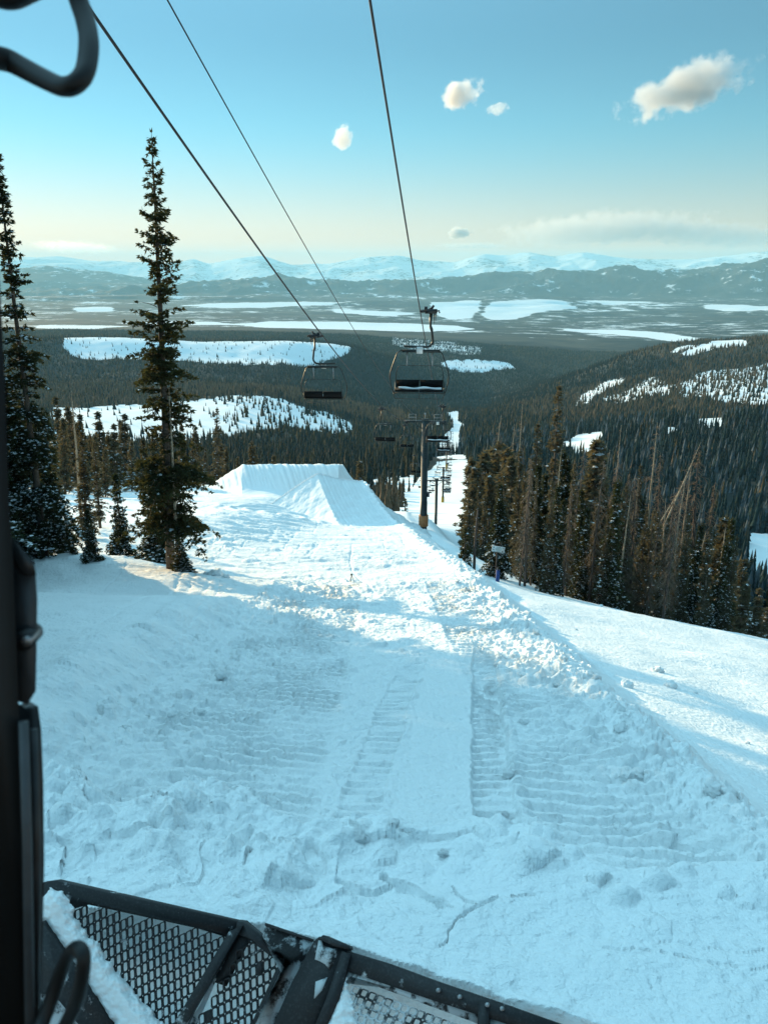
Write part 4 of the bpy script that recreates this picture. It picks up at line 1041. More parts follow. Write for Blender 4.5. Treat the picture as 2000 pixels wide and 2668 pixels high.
def tower(i, Y, zt, zb, label, r0=0.42, pad=None, style=0, group=None):
    x = lineX(Y); H = zt - zb
    e = empty('lift_tower', (x, Y, zb), label, 'lift tower', group); e.rotation_euler = (0, 0, LANG)
    p = MB(); top = H + 0.1
    p.tube([(0, 0, -3.0), (0, 0, H * 0.18), (0, 0, H * 0.181), (0, 0, top)], [r0, r0, r0 * 0.93, r0 * 0.90], 20)
    p.build('pole', M_dsteel, e, True)
    c = MB(); c.box((0, 0, H + 0.05), (2 * GA + 0.6, 0.26, 0.24)); c.box((0, 0, H + 0.30), (0.9, 0.35, 0.14))
    for s in (-1, 1): c.tube([(s * 0.3, 0, H - 0.9), (s * 1.5, 0, H - 0.05)], 0.05, 6)
    c.build('crossarm', M_dsteel, e)
    for s in (-1, 1):
        a = MB(); sl = -0.30
        for k in range(6):
            yy = (k - 2.5) * 0.42; a.tube([(s * GA - 0.06, yy, H - 0.13 + sl * yy * 0.9), (s * GA + 0.06, yy, H - 0.13 + sl * yy * 0.9)], 0.16, 12)
        a.tube([(s * GA + 0.12, -1.2, H - 0.1 + 1.2 * 0.27), (s * GA + 0.12, 1.2, H - 0.1 - 1.2 * 0.27)], 0.06, 6)
        a.box((s * (GA - 0.1), 0, H - 0.05), (0.15, 0.5, 0.3))
        a.build('sheave_train', M_black, e)
        k_ = MB()
        for q_ in (-0.25, 0.25): k_.box((s * (GA - 0.75), q_, H + 0.55 - q_ * 0.0), (1.0, 0.03, 0.03)); 
        for xx in (-1.2, -0.3): k_.tube([(s * (GA + xx), -0.3, H + 0.1), (s * (GA + xx), -0.3, H + 1.0)], 0.02, 5)
        k_.tube([(s * (GA - 1.2), -0.3, H + 1.0), (s * (GA - 0.3), -0.3, H + 1.0)], 0.02, 5)
        k_.build('catwalk_rail', M_steel, e)
    l = MB()
    for s in (-1, 1): l.tube([(s * 0.17, -r0 - 0.12, 1.5), (s * 0.17, -r0 * 0.9 - 0.12, H)], 0.02, 5)
    for k in range(int((H - 1.6) / 0.32)): l.tube([(-0.17, -r0 - 0.12, 1.6 + k * 0.32), (0.17, -r0 - 0.12, 1.6 + k * 0.32)], 0.014, 4)
    l.build('ladder', M_dsteel, e)
    if pad:
        q_ = MB(); q_.tube([(0, 0, -1.0), (0, 0, 0.45 if i == 0 else 2.2)], r0 + 0.16, 20); q_.build('base_pad', pad, e, True)
    if i == 0:
        v = MB(); v.tube([(0.0, 0, H + 0.1), (0.0, 0, H + 1.0)], 0.04, 6); v.box((0, 0, H + 1.0), (0.22, 0.2, 0.25)); v.build('cable_post', M_steel, e)
        b = MB(); b.box((r0 + 0.1, 0, 3.2), (0.3, 0.3, 0.5)); b.build('junction_box', M_grey, e)
    return e
tl = ['nearest lift tower, a thick dark green pole with an orange padded foot', 'second lift tower, a thin dark pole standing just right of the nearest', 'third lift tower with a yellow padded foot on the lower run', 'fourth lift tower at the top of the bright strip of run']
for i, (Y, zt, zb) in enumerate(TW):
    if i < 4: tower(i, Y, zt, zb, tl[i], [0.46, 0.36, 0.42, 0.4][i], [M_orange, None, M_yellow, M_yellow][i])
    else: tower(i, Y, zt, zb, 'tiny far lift tower on the shaded strip of run below the forest', 0.4, None, group='far lift towers')

# ------------------------------------------------------------------ signs, post, tripod
def on(px, py, dist=None):
    if dist is None: return hit(px, py)
    d = ray(px, py); h = math.hypot(d[0], d[1]); p = np.array([d[0] / h * dist, d[1] / h * dist, 0]); p[2] = G(p[0], p[1]); return p
p = on(1290, 1500); yb = p[1] - 2.6; xb = p[0] * yb / p[1] + 0.02
zc = yb * ((1334 - 1430) / FPX * cP - sP) / (cP + (1334 - 1430) / FPX * sP)
e = empty('trail_sign', (xb, yb, float(G(xb, yb))), 'white trail sign board tilted on a post in front of the snowy fir', 'sign')
zl = zc - float(G(xb, yb))
mt_ = Matrix.Rotation(R(8), 3, 'Y')
def rot8(v): return np.array(mt_ @ Vector(v))
bd = MB(); bd.box((0.06, -0.06, zl), (0.78, 0.03, 0.36), mt_); bd.build('board', M_white, e)
ps = MB(); ps.tube([(0, 0, -0.3), (0, 0, zl + 0.1)], 0.045, 8); ps.build('post', M_darkwood, e, True)
ik = MB()
for cx_, cz_, kind in ((-0.29, 0.10, 0), (-0.29, -0.07, 1), (0.29, 0.08, 1), (0.28, -0.11, 0)):
    c_ = rot8((cx_, -0.02, cz_)) + np.array([0.06, -0.06, zl])
    sz = 0.045
    if kind: ik.add([c_ + rot8((math.cos(t) * sz, 0, math.sin(t) * sz)) for t in np.linspace(0, 6.283, 12, endpoint=False)] + [c_], T=[[k, (k + 1) % 12, 12] for k in range(4)])
    else: ik.add([c_ + rot8(v) for v in ((-sz, 0, 0), (0, 0, sz), (sz, 0, 0), (0, 0, -sz))], Q=[[0, 1, 2, 3]])
ik.build('symbol', M_ink, e)
tx = MB(); rs_ = random.Random(4)
for row, (w0, zz) in enumerate(((0.22, 0.125), (0.36, 0.045), (0.34, -0.035), (0.20, -0.12))):
    xx = -w0 / 2
    while xx < w0 / 2:
        wl = rs_.uniform(0.018, 0.05); c_ = rot8((xx + wl / 2, -0.019, zz)) + np.array([0.06, -0.06, zl])
        hh_ = 0.017
        tx.add([c_ + rot8(v) for v in ((-wl / 2, 0, -hh_), (wl / 2, 0, -hh_), (wl / 2, 0, hh_), (-wl / 2, 0, hh_))], Q=[[0, 1, 2, 3]])
        xx += wl + 0.014
tx.build('lettering', M_green, e)
p = on(1284, 1512); e = empty('padded_post', (p[0], p[1] - 1.6, float(G(p[0], p[1] - 1.6))), 'blue padded post standing in the snowbank below the white sign board', 'post')
m = MB(); m.tube([(0, 0, -0.3), (0, 0, 0.82)], [0.115, 0.11], 14); m.build('pad', M_blue, e, True)
m = MB(); m.tube([(0, 0, 0.82), (0, 0, 1.0)], 0.04, 8); m.build('post', M_darkwood, e)
p = on(1237, 1413, 44); m = MB(); dz = 3.2
m.tube([(0, 0, -0.3), (0.0, 0, 1.3), (0.02, 0, 2.3), (0.05, 0, dz), (0.10, .02, 4.0)], [0.10, 0.085, 0.07, 0.06, 0.04], 9)
m.tube([(0.02, 0, 2.4), (0.35, 0, 2.2), (0.5, 0, 2.25)], [0.03, 0.02, 0.01], 5); m.tube([(0.02, 0, 2.9), (0.3, 0, 3.1)], [0.02, 0.01], 5)
o = m.build('wooden_pole', M_darkwood, None, True); o.location = tuple(p); tag(o, 'bare dark wooden pole left of the sign board tree', 'pole')
p = on(1128, 1222, 330); e = empty('trail_marker', tuple(p), 'small pale marker board on an orange leg far down the run beside the trees', 'sign')
m = MB(); m.box((0, 0, 1.7), (1.0, 0.06, 0.9)); m.build('board', M_white, e); m = MB(); m.tube([(0, 0, -0.4), (0, 0, 1.3)], 0.12, 6); m.build('post', M_orange, e)
p = on(916, 1517); e = empty('camera_tripod', (p[0], p[1], p[2] + 0.02), 'little black tripod standing alone on the sunlit snow below the jump', 'tripod')
m = MB()
for k, a_ in enumerate((0.3, 2.3, 4.4)):
    l_ = MB(); l_.tube([(0.015 * math.cos(a_), 0.015 * math.sin(a_), 0.20), (0.10 * math.cos(a_), 0.10 * math.sin(a_), -0.03)], 0.008, 6); l_.build('leg', M_black, e)
m.tube([(0, 0, 0.17), (0, 0, 0.24)], 0.014, 7); m.build('centre_column', M_black, e)
m = MB(); m.box((0, 0, 0.27), (0.07, 0.05, 0.05)); m.tube([(0, -0.02, 0.27), (0, -0.05, 0.27)], 0.016, 8); m.build('camera_head', M_black, e)

# ------------------------------------------------------------------ loose snow chunks
def chunk_mesh(seed):
    import bmesh
    bm = bmesh.new(); bmesh.ops.create_icosphere(bm, subdivisions=4, radius=1.0)
    V = np.array([v.co[:] for v in bm.verts]); F = np.array([[v.index for v in f.verts] for f in bm.faces]); bm.free()
    rs = np.random.default_rng(seed)
    for k in range(9):                      # cut flat facets, then roughen
        n_ = rs.normal(0, 1, 3); n_ /= np.linalg.norm(n_); dd = rs.uniform(0.55, 0.85); s = V @ n_; m_ = s > dd
        V[m_] -= (s[m_] - dd)[:, None] * n_ * 0.85
    d = V / np.linalg.norm(V, axis=1)[:, None]
    V = V + d * (0.22 * noise(V[:, 0] * 2.2 + V[:, 2] * 1.7 + seed, V[:, 1] * 2.2 - V[:, 2]) + 0.12 * noise(V[:, 0] * 6 + V[:, 2] * 5, V[:, 1] * 6 + seed) + 0.06 * noise(V[:, 0] * 14 + V[:, 2] * 11, V[:, 1] * 14 + seed))[:, None]
    V[:, 2] *= 0.72
    return mesh_np('snow_chunk', V, F, M_snowsoft, smooth_=True, link=False)
CM = [chunk_mesh(s) for s in range(5)]
CK = [(562,1502,46,'large rough snow block lying on the left field beside the tallest spruce'),(590,1512,22,'smaller snow block leaning on the large rough one at the left field'),(536,1500,16,'small snow crumb left of the large rough block'),
      (1712,1752,30,'rounded snow chunk on the untouched field right of the berm'),(1742,1792,34,'angular snow block at the outer edge of the berm on the right'),(1630,1790,34,'big snow lump on the berm left of the angular block'),
      (1548,1805,26,'sunlit pointed snow lump on the inner side of the berm'),(1500,1640,9,'tiny snow crumb far out on the right field'),(1565,1580,11,'windblown snow crumb on the right field below the stand'),
      (1810,1808,11,'small crumb of snow beside the angular block on the right field'),(1945,1938,13,'small snow crumb near the right edge of the view above the berm'),
      (900,1668,20,'lit snow lump lying in the shade of the groomed floor'),(1630,2040,44,'lit rugged snow chunk on the churned floor at right'),(1845,2100,48,'bright rugged snow chunk at right near the berm foot'),
      (1890,2110,40,'snow chunk beside the bright rugged one at right'),(460,2085,44,'rounded snow clod on the ribbed floor left of centre'),(580,1770,34,'broad snow clod under the left cut bank'),(1325,2010,30,'snow lump thrown up beside the right hand cleat track'),
      (1365,2285,92,'tall rounded snow clod standing on the crest of the pushed heap'),(1250,2262,70,'bright wedge of snow on the crest of the pushed heap'),(1185,2268,44,'low snow clod left of the bright wedge on the heap crest'),(880,2360,70,'flat topped snow slab lying on the pushed heap'),(760,2245,60,'pale snow clod at the back of the pushed heap left of centre')]
for i, (px_, py_, sz, lb) in enumerate(CK):
    p = hit(px_, py_)
    Xa = np.array([p[0]]); Ya = np.array([p[1]]); zz = float(G(Xa, Ya)[0] + near_detail(Xa, Ya)[0])
    if zz - p[2] > 0.4:         # on the heap: move along the ray until the surface is met
        d_ = ray(px_, py_); t_ = np.geomspace(2, 12, 4000); g_ = G(d_[0] * t_, d_[1] * t_) + near_detail(d_[0] * t_, d_[1] * t_); k_ = np.argmax(d_[2] * t_ < g_)
        p = np.array([d_[0] * t_[k_], d_[1] * t_[k_], g_[k_]]); zz = g_[k_]
    dist_ = p[1] * cP - zz * sP; s_ = sz / FPX * dist_ * 0.52
    o = bpy.data.objects.new('snow_chunk', CM[i % 5]); COL.objects.link(o); o.location = (p[0], p[1], zz + s_ * 0.25); o.scale = (s_,) * 3
    o.rotation_euler = (random.uniform(-.3, .3), random.uniform(-.3, .3), random.uniform(0, 6.28)); tag(o, lb, 'snow chunk')
cr_ = np.random.default_rng(21)
spots = [(2.9 + cr_.normal(0, .55) + 0.0 * k, cr_.uniform(4.8, 27), cr_.uniform(.07, .22), 0) for k in range(58)] + [(cr_.uniform(-4.4, -1.2), cr_.uniform(4.7, 10), cr_.uniform(.07, .20), 1) for k in range(26)] + [(cr_.uniform(-1.2, 1.2), cr_.uniform(3.7, 4.3), cr_.uniform(.05, .12), 2) for k in range(4)]
for k, (x, y, s_, w_) in enumerate(spots):
    Xa = np.array([x]); Ya = np.array([y]); zz = float(G(Xa, Ya)[0] + near_detail(Xa, Ya)[0])
    o = bpy.data.objects.new('snow_chunk', CM[k % 5]); COL.objects.link(o); o.location = (x, y, zz + s_ * 0.02); o.scale = (s_ * cr_.uniform(.4, .7), s_ * .5, s_ * cr_.uniform(.35, .55)); o.rotation_euler = (cr_.uniform(-.5, .5), cr_.uniform(-.5, .5), cr_.uniform(0, 6.28))
    lb, gp = (('loose snow clod in the low rubble along the right edge of the run', 'snow clods along the right edge'), ('loose snow clod on the churned floor at the left', 'snow clods on the left floor'), ('snow clod on the crest of the pushed heap', 'snow clods on the pushed heap'))[w_]
    tag(o, lb, 'snow chunk', gp)

# ------------------------------------------------------------------ the snow groomer: cab pillar, handles and plough blade
GR = empty('snow_groomer', (0, 0.6, -3.6), 'black cab pillar and perforated plough blade of the snow groomer the view is taken from', 'snow groomer')
def addto(m, name, mat, parent=None, sm=False):
    parent = parent or GR
    o = m.build(name, mat, None, sm)
    o.parent = parent; o.matrix_parent_inverse = Matrix.Translation(-Vector(GR.location))
    return o
def addsub(m, name, mat, parent, sm=False):
    o = m.build(name, mat, None, sm); o.parent = parent; return o
def at(px, py, t): return ray(px, py) * t
BACK = np.array([0, cP, -sP])      # the way the driver looks
# pillar: an upright post with rubber seal, seen from inside the cab
def strip(name, mat, pts, t, depth, sm=False):
    m = MB(); P_ = [at(x, y, t) for x, y in pts]; away = at(60, 1500, 1.0); away = away / np.linalg.norm(away) + np.array([-0.25, 0, 0]); m.prism(P_, away * depth); return addto(m, name, mat, sm=sm)
strip('pillar', M_rubber, [(-420,-100),(-60,-100),(-30,400),(2,760),(14,1000),(24,1300),(34,1450),(52,1900),(62,2300),(70,2760),(-420,2760)], 0.62, 0.09)
strip('door_seal', M_black, [(44,1830),(74,1850),(100,1840),(108,1900),(114,2050),(116,2250),(112,2450),(104,2760),(50,2760)], 0.66, 0.03)
mm_ = MB(); mm_.tube([at(62, 1880, 0.615), at(72, 2200, 0.615), at(80, 2760, 0.615)], 0.004, 8); addto(mm_, 'trim_bead', M_grey, sm=True)
mm_ = MB(); mm_.tube([at(86, 1900, 0.64), at(96, 2200, 0.64), at(94, 2760, 0.64)], 0.004, 8); addto(mm_, 'trim_bead', M_black, sm=True)
strip('bracket', M_grey, [(34,1462),(60,1446),(92,1478),(98,1560),(96,1700),(94,1800),(72,1836),(44,1826),(36,1700)], 0.64, 0.02)
strip('bracket_clamp', M_black, [(36,1400),(52,1422),(88,1462),(96,1500),(70,1500),(40,1468)], 0.632, 0.02)
mm_ = MB(); c_ = at(60, 1672, 0.63); mm_.tube([c_, c_ + [0.0, 0.02, 0]], 0.0085, 14); addto(mm_, 'bolt', M_black, sm=True)
mm_ = MB(); c_ = at(70, 1672, 0.628); mm_.tube([c_, c_ + [0.0, 0.02, 0]], 0.0045, 10); addto(mm_, 'bolt', M_steel, sm=True)
def spline(pts, n=8):
    P_ = np.array(pts, float); out = []
    for i in range(len(P_) - 1):
        p0 = P_[max(i - 1, 0)]; p1 = P_[i]; p2 = P_[i + 1]; p3 = P_[min(i + 2, len(P_) - 1)]
        for t in np.linspace(0, 1, n, endpoint=False):
            out.append(0.5 * (2*p1 + (p2-p0)*t + (2*p0-5*p1+4*p2-p3)*t*t + (3*p1-p0-3*p2+p3)*t**3))
    out.append(P_[-1]); return np.array(out)
def loop_(name, pts, t, r, mat):
    P_ = spline(pts); P3 = np.array([at(x, y, t + 0.02 * math.sin(k * 0.1)) for k, (x, y) in enumerate(P_)]); m = MB()
    rr_ = np.interp(np.arange(len(P_)), np.linspace(0, len(P_) - 1, len(r)), r); m.tube(P3, rr_, 14); return addto(m, name, mat, sm=True)
loop_('mirror_arm', [(-60,140),(0,152),(28,160),(70,182),(120,208),(165,226),(200,216),(224,180),(232,110),(222,50),(205,0),(190,-60)], 0.60, [0.0088,0.0088,0.008,0.0072,0.0072,0.0078,0.0078,0.0074], M_rubber)
loop_('mirror_bracket', [(-80,-40),(-20,-18),(30,-4),(80,-20),(150,-50)], 0.60, [0.008, 0.009, 0.0075, 0.006], M_rubber)
loop_('grab_handle', [(95,2720),(110,2668),(140,2590),(165,2520),(188,2478),(208,2472),(218,2500),(212,2560),(196,2620),(172,2670),(150,2720)], 0.60, [0.006, 0.0056, 0.0056, 0.006], M_rubber)

# plough blade -------------------------------------------------------------
A0, A1 = at(110, 2300, 3.94), at(620, 2405, 3.75)
dA = at(470, 2668, 3.66) - A1
nA = np.cross(A1 - A0, dA); nA /= np.linalg.norm(nA)
if nA[1] > 0: nA = -nA
def onplane(px, py, P0, n_, off=0.0):
    d = ray(px, py); t = np.dot(P0 + n_ * off, n_) / np.dot(d, n_); return d * t
def poly(px_pts, P0, n_, th, off, name, mat, parent):
    m = MB(); P_ = np.array([onplane(x, y, P0, n_, off) for x, y in px_pts]); m.prism(P_, -n_ * th)
    return addsub(m, name, mat, parent)
BLD = empty('plough_blade', (0, 0, 0)); BLD.parent = GR; BLD.matrix_parent_inverse = Matrix.Translation(-Vector(GR.location))
def clip_line(p, d, poly_):
    """parameters where the 2-D line p+td is inside a convex polygon"""
    t0, t1 = -1e9, 1e9; n_ = len(poly_); c = np.mean(poly_, 0)
    for i in range(n_):
        a = np.array(poly_[i], float); b = np.array(poly_[(i + 1) % n_], float); e = b - a; nn = np.array([-e[1], e[0]])
        if np.dot(nn, c - a) < 0: nn = -nn
        den_ = np.dot(nn, d); num = np.dot(nn, a - p)
        if abs(den_) < 1e-9:
            if num > 0: return None
            continue
        t = num / den_
        if den_ > 0: t0 = max(t0, t)
        else: t1 = min(t1, t)
    return (t0, t1) if t1 > t0 else None
def guard(region, P0, n_, e1, e2, o, hole, th, name, mat, parent, drop=0.0, seed=1):
    """perforated plate: one thin slab per lattice cell side, leaving rounded rhombic holes"""
    # lattice in picture-plane coordinates of the plate, mapped to the plate itself
    m = MB(); reg = np.array(region, float); rs = np.random.default_rng(seed)
    def P3(q, off=0): return onplane(q[0], q[1], P0, n_, off)
    e1 = np.array(e1, float); e2 = np.array(e2, float); o = np.array(o, float)
    cen = reg.mean(0); hs = hole
    for i in range(-60, 60):
        for j in range(-60, 60):
            c = o + i * e1 + j * e2
            if not (reg[:, 0].min() - 40 < c[0] < reg[:, 0].max() + 40 and reg[:, 1].min() - 40 < c[1] < reg[:, 1].max() + 40): continue
            cell = [c + (-.5) * e1 - .5 * e2, c + .5 * e1 - .5 * e2, c + .5 * e1 + .5 * e2, c - .5 * e1 + .5 * e2]
            ins = [bool(inpoly(np.array([q[0]]), np.array([q[1]]), reg)[0]) for q in cell]
            if not any(ins): continue
            if not all(ins):   # solid margin cell, pulled inside the outline
                continue
            if rs.random() < drop:
                P_ = [P3(q) for q in cell]; m.prism(P_, -n_ * th * 0.8); continue
            ring = []; outer = []
            for k in range(16):
                a = k * 2 * np.pi / 16 + np.pi / 16
                u = math.copysign(abs(math.cos(a)) ** 0.42, math.cos(a)) * 0.5 * hs[0]; v = math.copysign(abs(math.sin(a)) ** 0.42, math.sin(a)) * 0.5 * hs[1]
                ring.append(c + u * e1 + v * e2)
                mx_ = max(abs(math.cos(a)), abs(math.sin(a))); outer.append(c + 0.5 * math.cos(a) / mx_ * e1 + 0.5 * math.sin(a) / mx_ * e2)
            O = np.array([P3(q) for q in outer]); I_ = np.array([P3(q) for q in ring])
            V = np.concatenate([O, I_, O - n_ * th, I_ - n_ * th]); K = np.arange(16); K2 = (K + 1) % 16
            m.add(V, np.concatenate([np.stack([K, K2, K2 + 16, K + 16], 1), np.stack([K + 16, K2 + 16, K2 + 48, K + 48], 1), np.stack([K + 32, K + 48, K2 + 48, K2 + 32], 1)]))
    return addsub(m, name, mat, parent)
# left bay: solid upper strip, perforated plate, dividing rib
poly([(62,2360),(110,2300),(146,2295),(620,2403),(612,2440),(150,2322),(108,2345),(80,2400)], A0, nA, 0.05, 0.012, 'top_rail', M_frost0, BLD)
guard([(100,2318),(600,2432),(600,2450),(440,2720),(90,2720)], A0, nA, (16.5, -8.0), (1.2, 27.5), (150, 2352), (0.72, 0.80), 0.012, 'perforated_guard', M_frost0, BLD)
poly([(146,2316),(612,2424),(604,2446),(560,2425),(150,2330)], A0, nA, 0.012, 0.004, 'guard_margin', M_frost0, BLD)
poly([(596,2428),(632,2412),(500,2640),(470,2700),(430,2700),(452,2668)], A0, nA, 0.06, 0.03, 'rib', M_frost0, BLD)
poly([(612,2440),(632,2440),(560,2560),(500,2700),(470,2700),(520,2620)], A0, nA, 0.01, -0.04, 'rib_web', M_frost1, BLD)
# middle bay
guard([(655,2412),(742,2500),(700,2600),(650,2720),(470,2720),(560,2560)], A0, nA, (17.0, -8.0), (1.0, 30.0), (640, 2480), (0.72, 0.76), 0.012, 'perforated_guard', M_frost0, BLD, drop=0.10, seed=4)
poly([(618,2402),(636,2404),(750,2500),(745,2520),(700,2488),(640,2440),(610,2432)], A0, nA, 0.05, 0.016, 'top_rail', M_frost0, BLD)
poly([(745,2502),(752,2512),(735,2540),(655,2720),(630,2720),(690,2590),(722,2520)], A0, nA, 0.05, 0.018, 'side_rail', M_frost0, BLD)
poly([(628,2412),(660,2440),(640,2470),(590,2570),(560,2560)], A0, nA, 0.01, -0.012, 'guard_margin', M_frost0, BLD)
# hinge bay: bright frosted wing plate, box column
B0, B1 = at(690, 2405, 3.72), at(1450, 2668, 3.15)
dB = at(810, 2720, 3.40) - at(905, 2480, 3.55)
nB = np.cross(B1 - B0, dB); nB /= np.linalg.norm(nB)
if nB[1] > 0: nB = -nB
poly([(684,2440),(692,2408),(812,2452),(822,2456),(760,2560),(690,2720),(640,2720),(740,2520)], B0, nB, 0.012, 0.0, 'wing_plate', M_frost1, BLD)
poly([(690,2404),(812,2446),(812,2454),(690,2412)], B0, nB, 0.03, 0.012, 'wing_edge', M_frost0, BLD)
poly([(818,2452),(832,2440),(905,2466),(908,2484),(880,2580),(812,2720),(690,2720),(760,2560)], B0, nB, 0.05, 0.012, 'hinge_box', M_frost0, BLD)
poly([(828,2446),(842,2436),(906,2464),(906,2474),(870,2466)], B0, nB, 0.07, 0.03, 'hinge_cap', M_frost0, BLD)
poly([(824,2478),(830,2450),(838,2449),(838,2462),(866,2472),(876,2470),(877,2485),(868,2512),(858,2526),(846,2512),(832,2504),(820,2500)], B0, nB, 0.01, 0.018, 'hinge_pocket', M_frost1, BLD)
poly([(822,2558),(852,2546),(838,2580),(818,2602)], B0, nB, 0.01, 0.018, 'hinge_pocket', M_frost1, BLD)
poly([(890,2478),(912,2486),(884,2600),(830,2720),(800,2720),(850,2600)], B0, nB, 0.06, 0.03, 'post', M_frost0, BLD)
# right bay: beam with bolts, perforated plate caked with snow
poly([(904,2478),(1010,2510),(1140,2558),(1300,2612),(1480,2676),(1480,2722),(1300,2662),(1250,2646),(1120,2604),(903,2530)], B0, nB, 0.06, 0.02, 'top_beam', M_frost0, BLD)
poly([(1246,2608),(1272,2612),(1272,2720),(1240,2720)], B0, nB, 0.05, 0.03, 'post', M_frost0, BLD)
for bx_, by_ in ((1140, 2580), (1196, 2597), (1268, 2618), (1306, 2628)):
    m = MB(); c_ = onplane(bx_, by_, B0, nB, 0.045); m.tube([c_, c_ - nB * 0.03], 0.009, 8); addsub(m, 'bolt', M_steel, BLD)
guard([(896,2560),(920,2548),(1240,2670),(1240,2760),(860,2760)], B0, nB, (21.0, 8.0), (-9.5, 20.0), (905, 2572), (0.66, 0.72), 0.012, 'perforated_guard', M_frost1, BLD)
poly([(905,2505),(1120,2580),(1250,2620),(1246,2668),(1100,2614),(915,2545),(884,2560),(880,2540)], B0, nB, 0.012, 0.003, 'guard_margin', M_frost1, BLD)
poly([(1270,2630),(1400,2674),(1480,2700),(1480,2760),(1270,2760)], B0, nB, 0.012, 0.0, 'guard_plate', M_frost1, BLD)
# lower left: diagonal push beam and speckled plate
poly([(60,2460),(100,2405),(130,2440),(200,2540),(300,2700),(230,2700),(140,2590),(60,2590)], A0, nA, 0.08, 0.10, 'push_beam', M_frost0, BLD)
poly([(60,2480),(110,2450),(180,2570),(270,2720),(60,2720)], A0, nA, 0.02, 0.02, 'back_plate', M_frost1, BLD)

# snow lying along the left side of the guard
def drift(name, outline, P0, n_, off, hgt, label):
    """heaped snow on a plate: grid over the outline, rounded towards its rim"""
    o_ = np.array(outline, float); x0, y0 = o_.min(0); x1, y1 = o_.max(0); nx = int((x1 - x0) / 2.5); ny = int((y1 - y0) / 2.5)
    xs = np.linspace(x0, x1, nx); ys = np.linspace(y0, y1, ny); XX, YY = np.meshgrid(xs, ys)
    ex = XX + 9 * noise(XX / 22, YY / 22, 5) + 4 * noise(XX / 7, YY / 7, 6); ey = YY + 9 * noise(XX / 25 + 7, YY / 25, 7)
    ins = inpoly(ex, ey, o_); dd = seg_dist(ex, ey, [tuple(q) for q in o_] + [tuple(o_[0])]); dd = np.where(ins, dd, -dd)
    hh = hgt * np.sqrt(np.clip(dd / 34, 0, 1)) + 0.012 * np.where(dd > 0, fbm(XX / 30, YY / 30, 4, 8), 0) - 0.01
    V = []
    for a, b, h_ in zip(XX.ravel(), YY.ravel(), hh.ravel()): V.append(onplane(a, b, P0, n_, off + h_))
    I_ = np.arange(ny - 1)[:, None] * nx + np.arange(nx - 1)[None]
    F_ = np.stack([I_, I_ + 1, I_ + nx + 1, I_ + nx], -1).reshape(-1, 4); keep = (dd.ravel()[F_] > -3).all(1)
    o = mesh_np(name, np.array(V), F_[keep], M_snowsoft, smooth_=True); return tag(o, label, 'snow')
drift('snow_drift', [(96,2350),(128,2312),(165,2318),(176,2336),(205,2400),(255,2462),(330,2560),(420,2660),(450,2720),(300,2720),(240,2630),(180,2540),(130,2455),(100,2400)], A0, nA, 0.0, 0.07, 'soft drift of snow lying down the left side of the perforated blade guard')
drift('snow_drift', [(870,2550),(905,2540),(912,2590),(930,2660),(960,2760),(810,2760),(840,2640)], B0, nB, 0.0, 0.04, 'snow packed in the corner of the right hand blade bay')

# ------------------------------------------------------------------ air
def haze_box():
    m = MB(); m.box((0, 20000, 95), (80000, 62000, 1610))
    o = m.build('haze', None); o.data.materials.clear()
    mt = bpy.data.materials.new('haze'); mt.use_nodes = True; n = mt.node_tree; n.nodes.clear()
    out = n.nodes.new('ShaderNodeOutputMaterial'); v = n.nodes.new('ShaderNodeVolumePrincipled')
    v.inputs['Color'].default_value = (0.44, 0.84, 1.0, 1); v.inputs['Density'].default_value = 3.4e-5; v.inputs['Anisotropy'].default_value = 0.0
    n.links.new(v.outputs[0], out.inputs['Volume'])
    o.data.materials.append(mt); o['kind'] = 'stuff'; o['label'] = 'thin pale blue haze in the valley air'
haze_box()

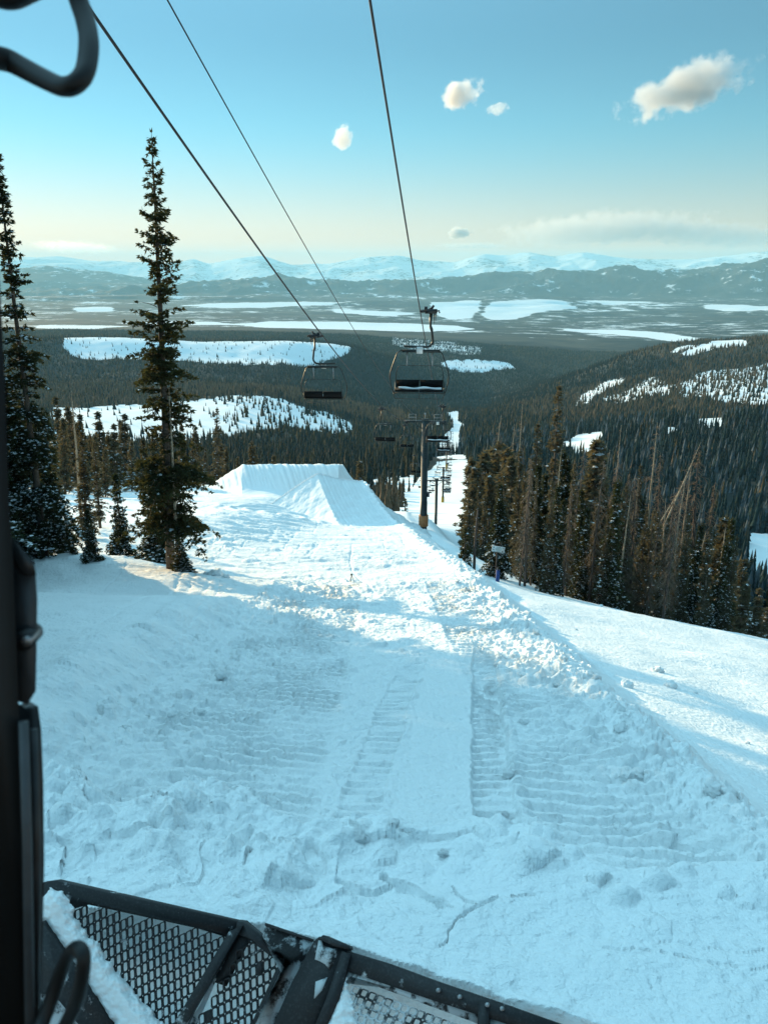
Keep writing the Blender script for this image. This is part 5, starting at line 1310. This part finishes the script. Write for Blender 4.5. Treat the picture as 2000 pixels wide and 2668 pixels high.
# ------------------------------------------------------------------ clouds, outside the haze
def cloud_mat(seed, dens, scale, asp, thr=0.5):
    mt = bpy.data.materials.new('cloud'); mt.use_nodes = True; n = mt.node_tree; n.nodes.clear()
    out = n.nodes.new('ShaderNodeOutputMaterial'); v = n.nodes.new('ShaderNodeVolumePrincipled')
    tc = N(n, 'ShaderNodeTexCoord'); ln = N(n, 'ShaderNodeVectorMath', operation='LENGTH'); n.links.new(tc.outputs['Object'], ln.inputs[0])
    no = N(n, 'ShaderNodeTexNoise', Scale=scale, Detail=5.0, Roughness=0.6, noise_dimensions='4D'); no.inputs['W'].default_value = seed; vm = N(n, 'ShaderNodeVectorMath', operation='MULTIPLY'); n.links.new(tc.outputs['Object'], vm.inputs[0]); vm.inputs[1].default_value = asp; n.links.new(vm.outputs[0], no.inputs['Vector'])
    a = N(n, 'ShaderNodeMath', operation='MULTIPLY_ADD'); n.links.new(ln.outputs['Value'], a.inputs[0]); a.inputs[1].default_value = -0.50; a.inputs[2].default_value = 0.29
    b = N(n, 'ShaderNodeMath', operation='ADD'); n.links.new(a.outputs[0], b.inputs[0]); n.links.new(no.outputs[0], b.inputs[1])
    c = N(n, 'ShaderNodeMapRange'); n.links.new(b.outputs[0], c.inputs[0]); c.inputs[1].default_value = thr; c.inputs[2].default_value = thr + 0.10; c.inputs[3].default_value = 0; c.inputs[4].default_value = dens
    n.links.new(c.outputs[0], v.inputs['Density']); v.inputs['Color'].default_value = (1, 1, 1, 1); v.inputs['Anisotropy'].default_value = 0.6
    n.links.new(v.outputs[0], out.inputs['Volume']); return mt
def cloud(px_, py_, wpx, hpx, dist, tilt, od, seed, label, scale=2.2, thr=0.5):
    import bmesh
    d_ = ray(px_, py_); p_ = d_ / math.hypot(d_[0], d_[1]) * dist; k_ = dist / FPX
    bm = bmesh.new(); bmesh.ops.create_icosphere(bm, subdivisions=3, radius=1.0); me = bpy.data.meshes.new('cloud'); bm.to_mesh(me); bm.free()
    o = bpy.data.objects.new('cloud', me); COL.objects.link(o); o.location = tuple(p_)
    sx, sz = wpx * k_ / 2, hpx * k_ / 2; sy = (sx + sz) / 2
    o.scale = (sx, sy, sz); o.rotation_euler = (0, R(tilt), -math.atan2(p_[0], p_[1]))
    me.materials.append(cloud_mat(seed, od / sy, scale * 0.62, (sx / sz, sy / sz, 1.0), thr=thr)); tag(o, label, 'cloud')
cloud(1782, 228, 330, 130, 16000, -15, 3.2, 1.6, 'largest bright cloud high in the sky at the upper right', 2.4, 0.45)
cloud(1198, 245, 150, 80, 16000, -15, 2.8, 2.3, 'small puffy cloud left of the largest one', 2.0, 0.46)
cloud(1295, 286, 80, 40, 16000, -10, 0.8, 3.1, 'faint wisp of cloud under the small puffy cloud', 2.2, 0.48)
cloud(893, 358, 60, 80, 18000, 20, 2.0, 4.7, 'small white wisp of cloud beside the right haul rope', 2.0, 0.47)
cloud(1560, 598, 620, 100, 54000, -3, 2.0, 5.5, 'long bank of cloud lying over the mountains at the right', 2.6, 0.44)
cloud(1850, 612, 600, 80, 54000, 3, 1.5, 6.1, 'grey flat cloud bank at the far right above the mountains', 3.2, 0.45)
cloud(1198, 608, 80, 38, 54000, 0, 3, 7.9, 'small cloud puff just left of the long cloud bank', 2.0, 0.44)
cloud(1230, 640, 240, 24, 54000, 0, 1.2, 8.2, 'thin flat cloud streak low over the central mountains', 2.6, 0.45)
cloud(200, 645, 260, 40, 54000, 3, 1.0, 9.4, 'faint low cloud streak above the mountains at the left', 2.6, 0.46)
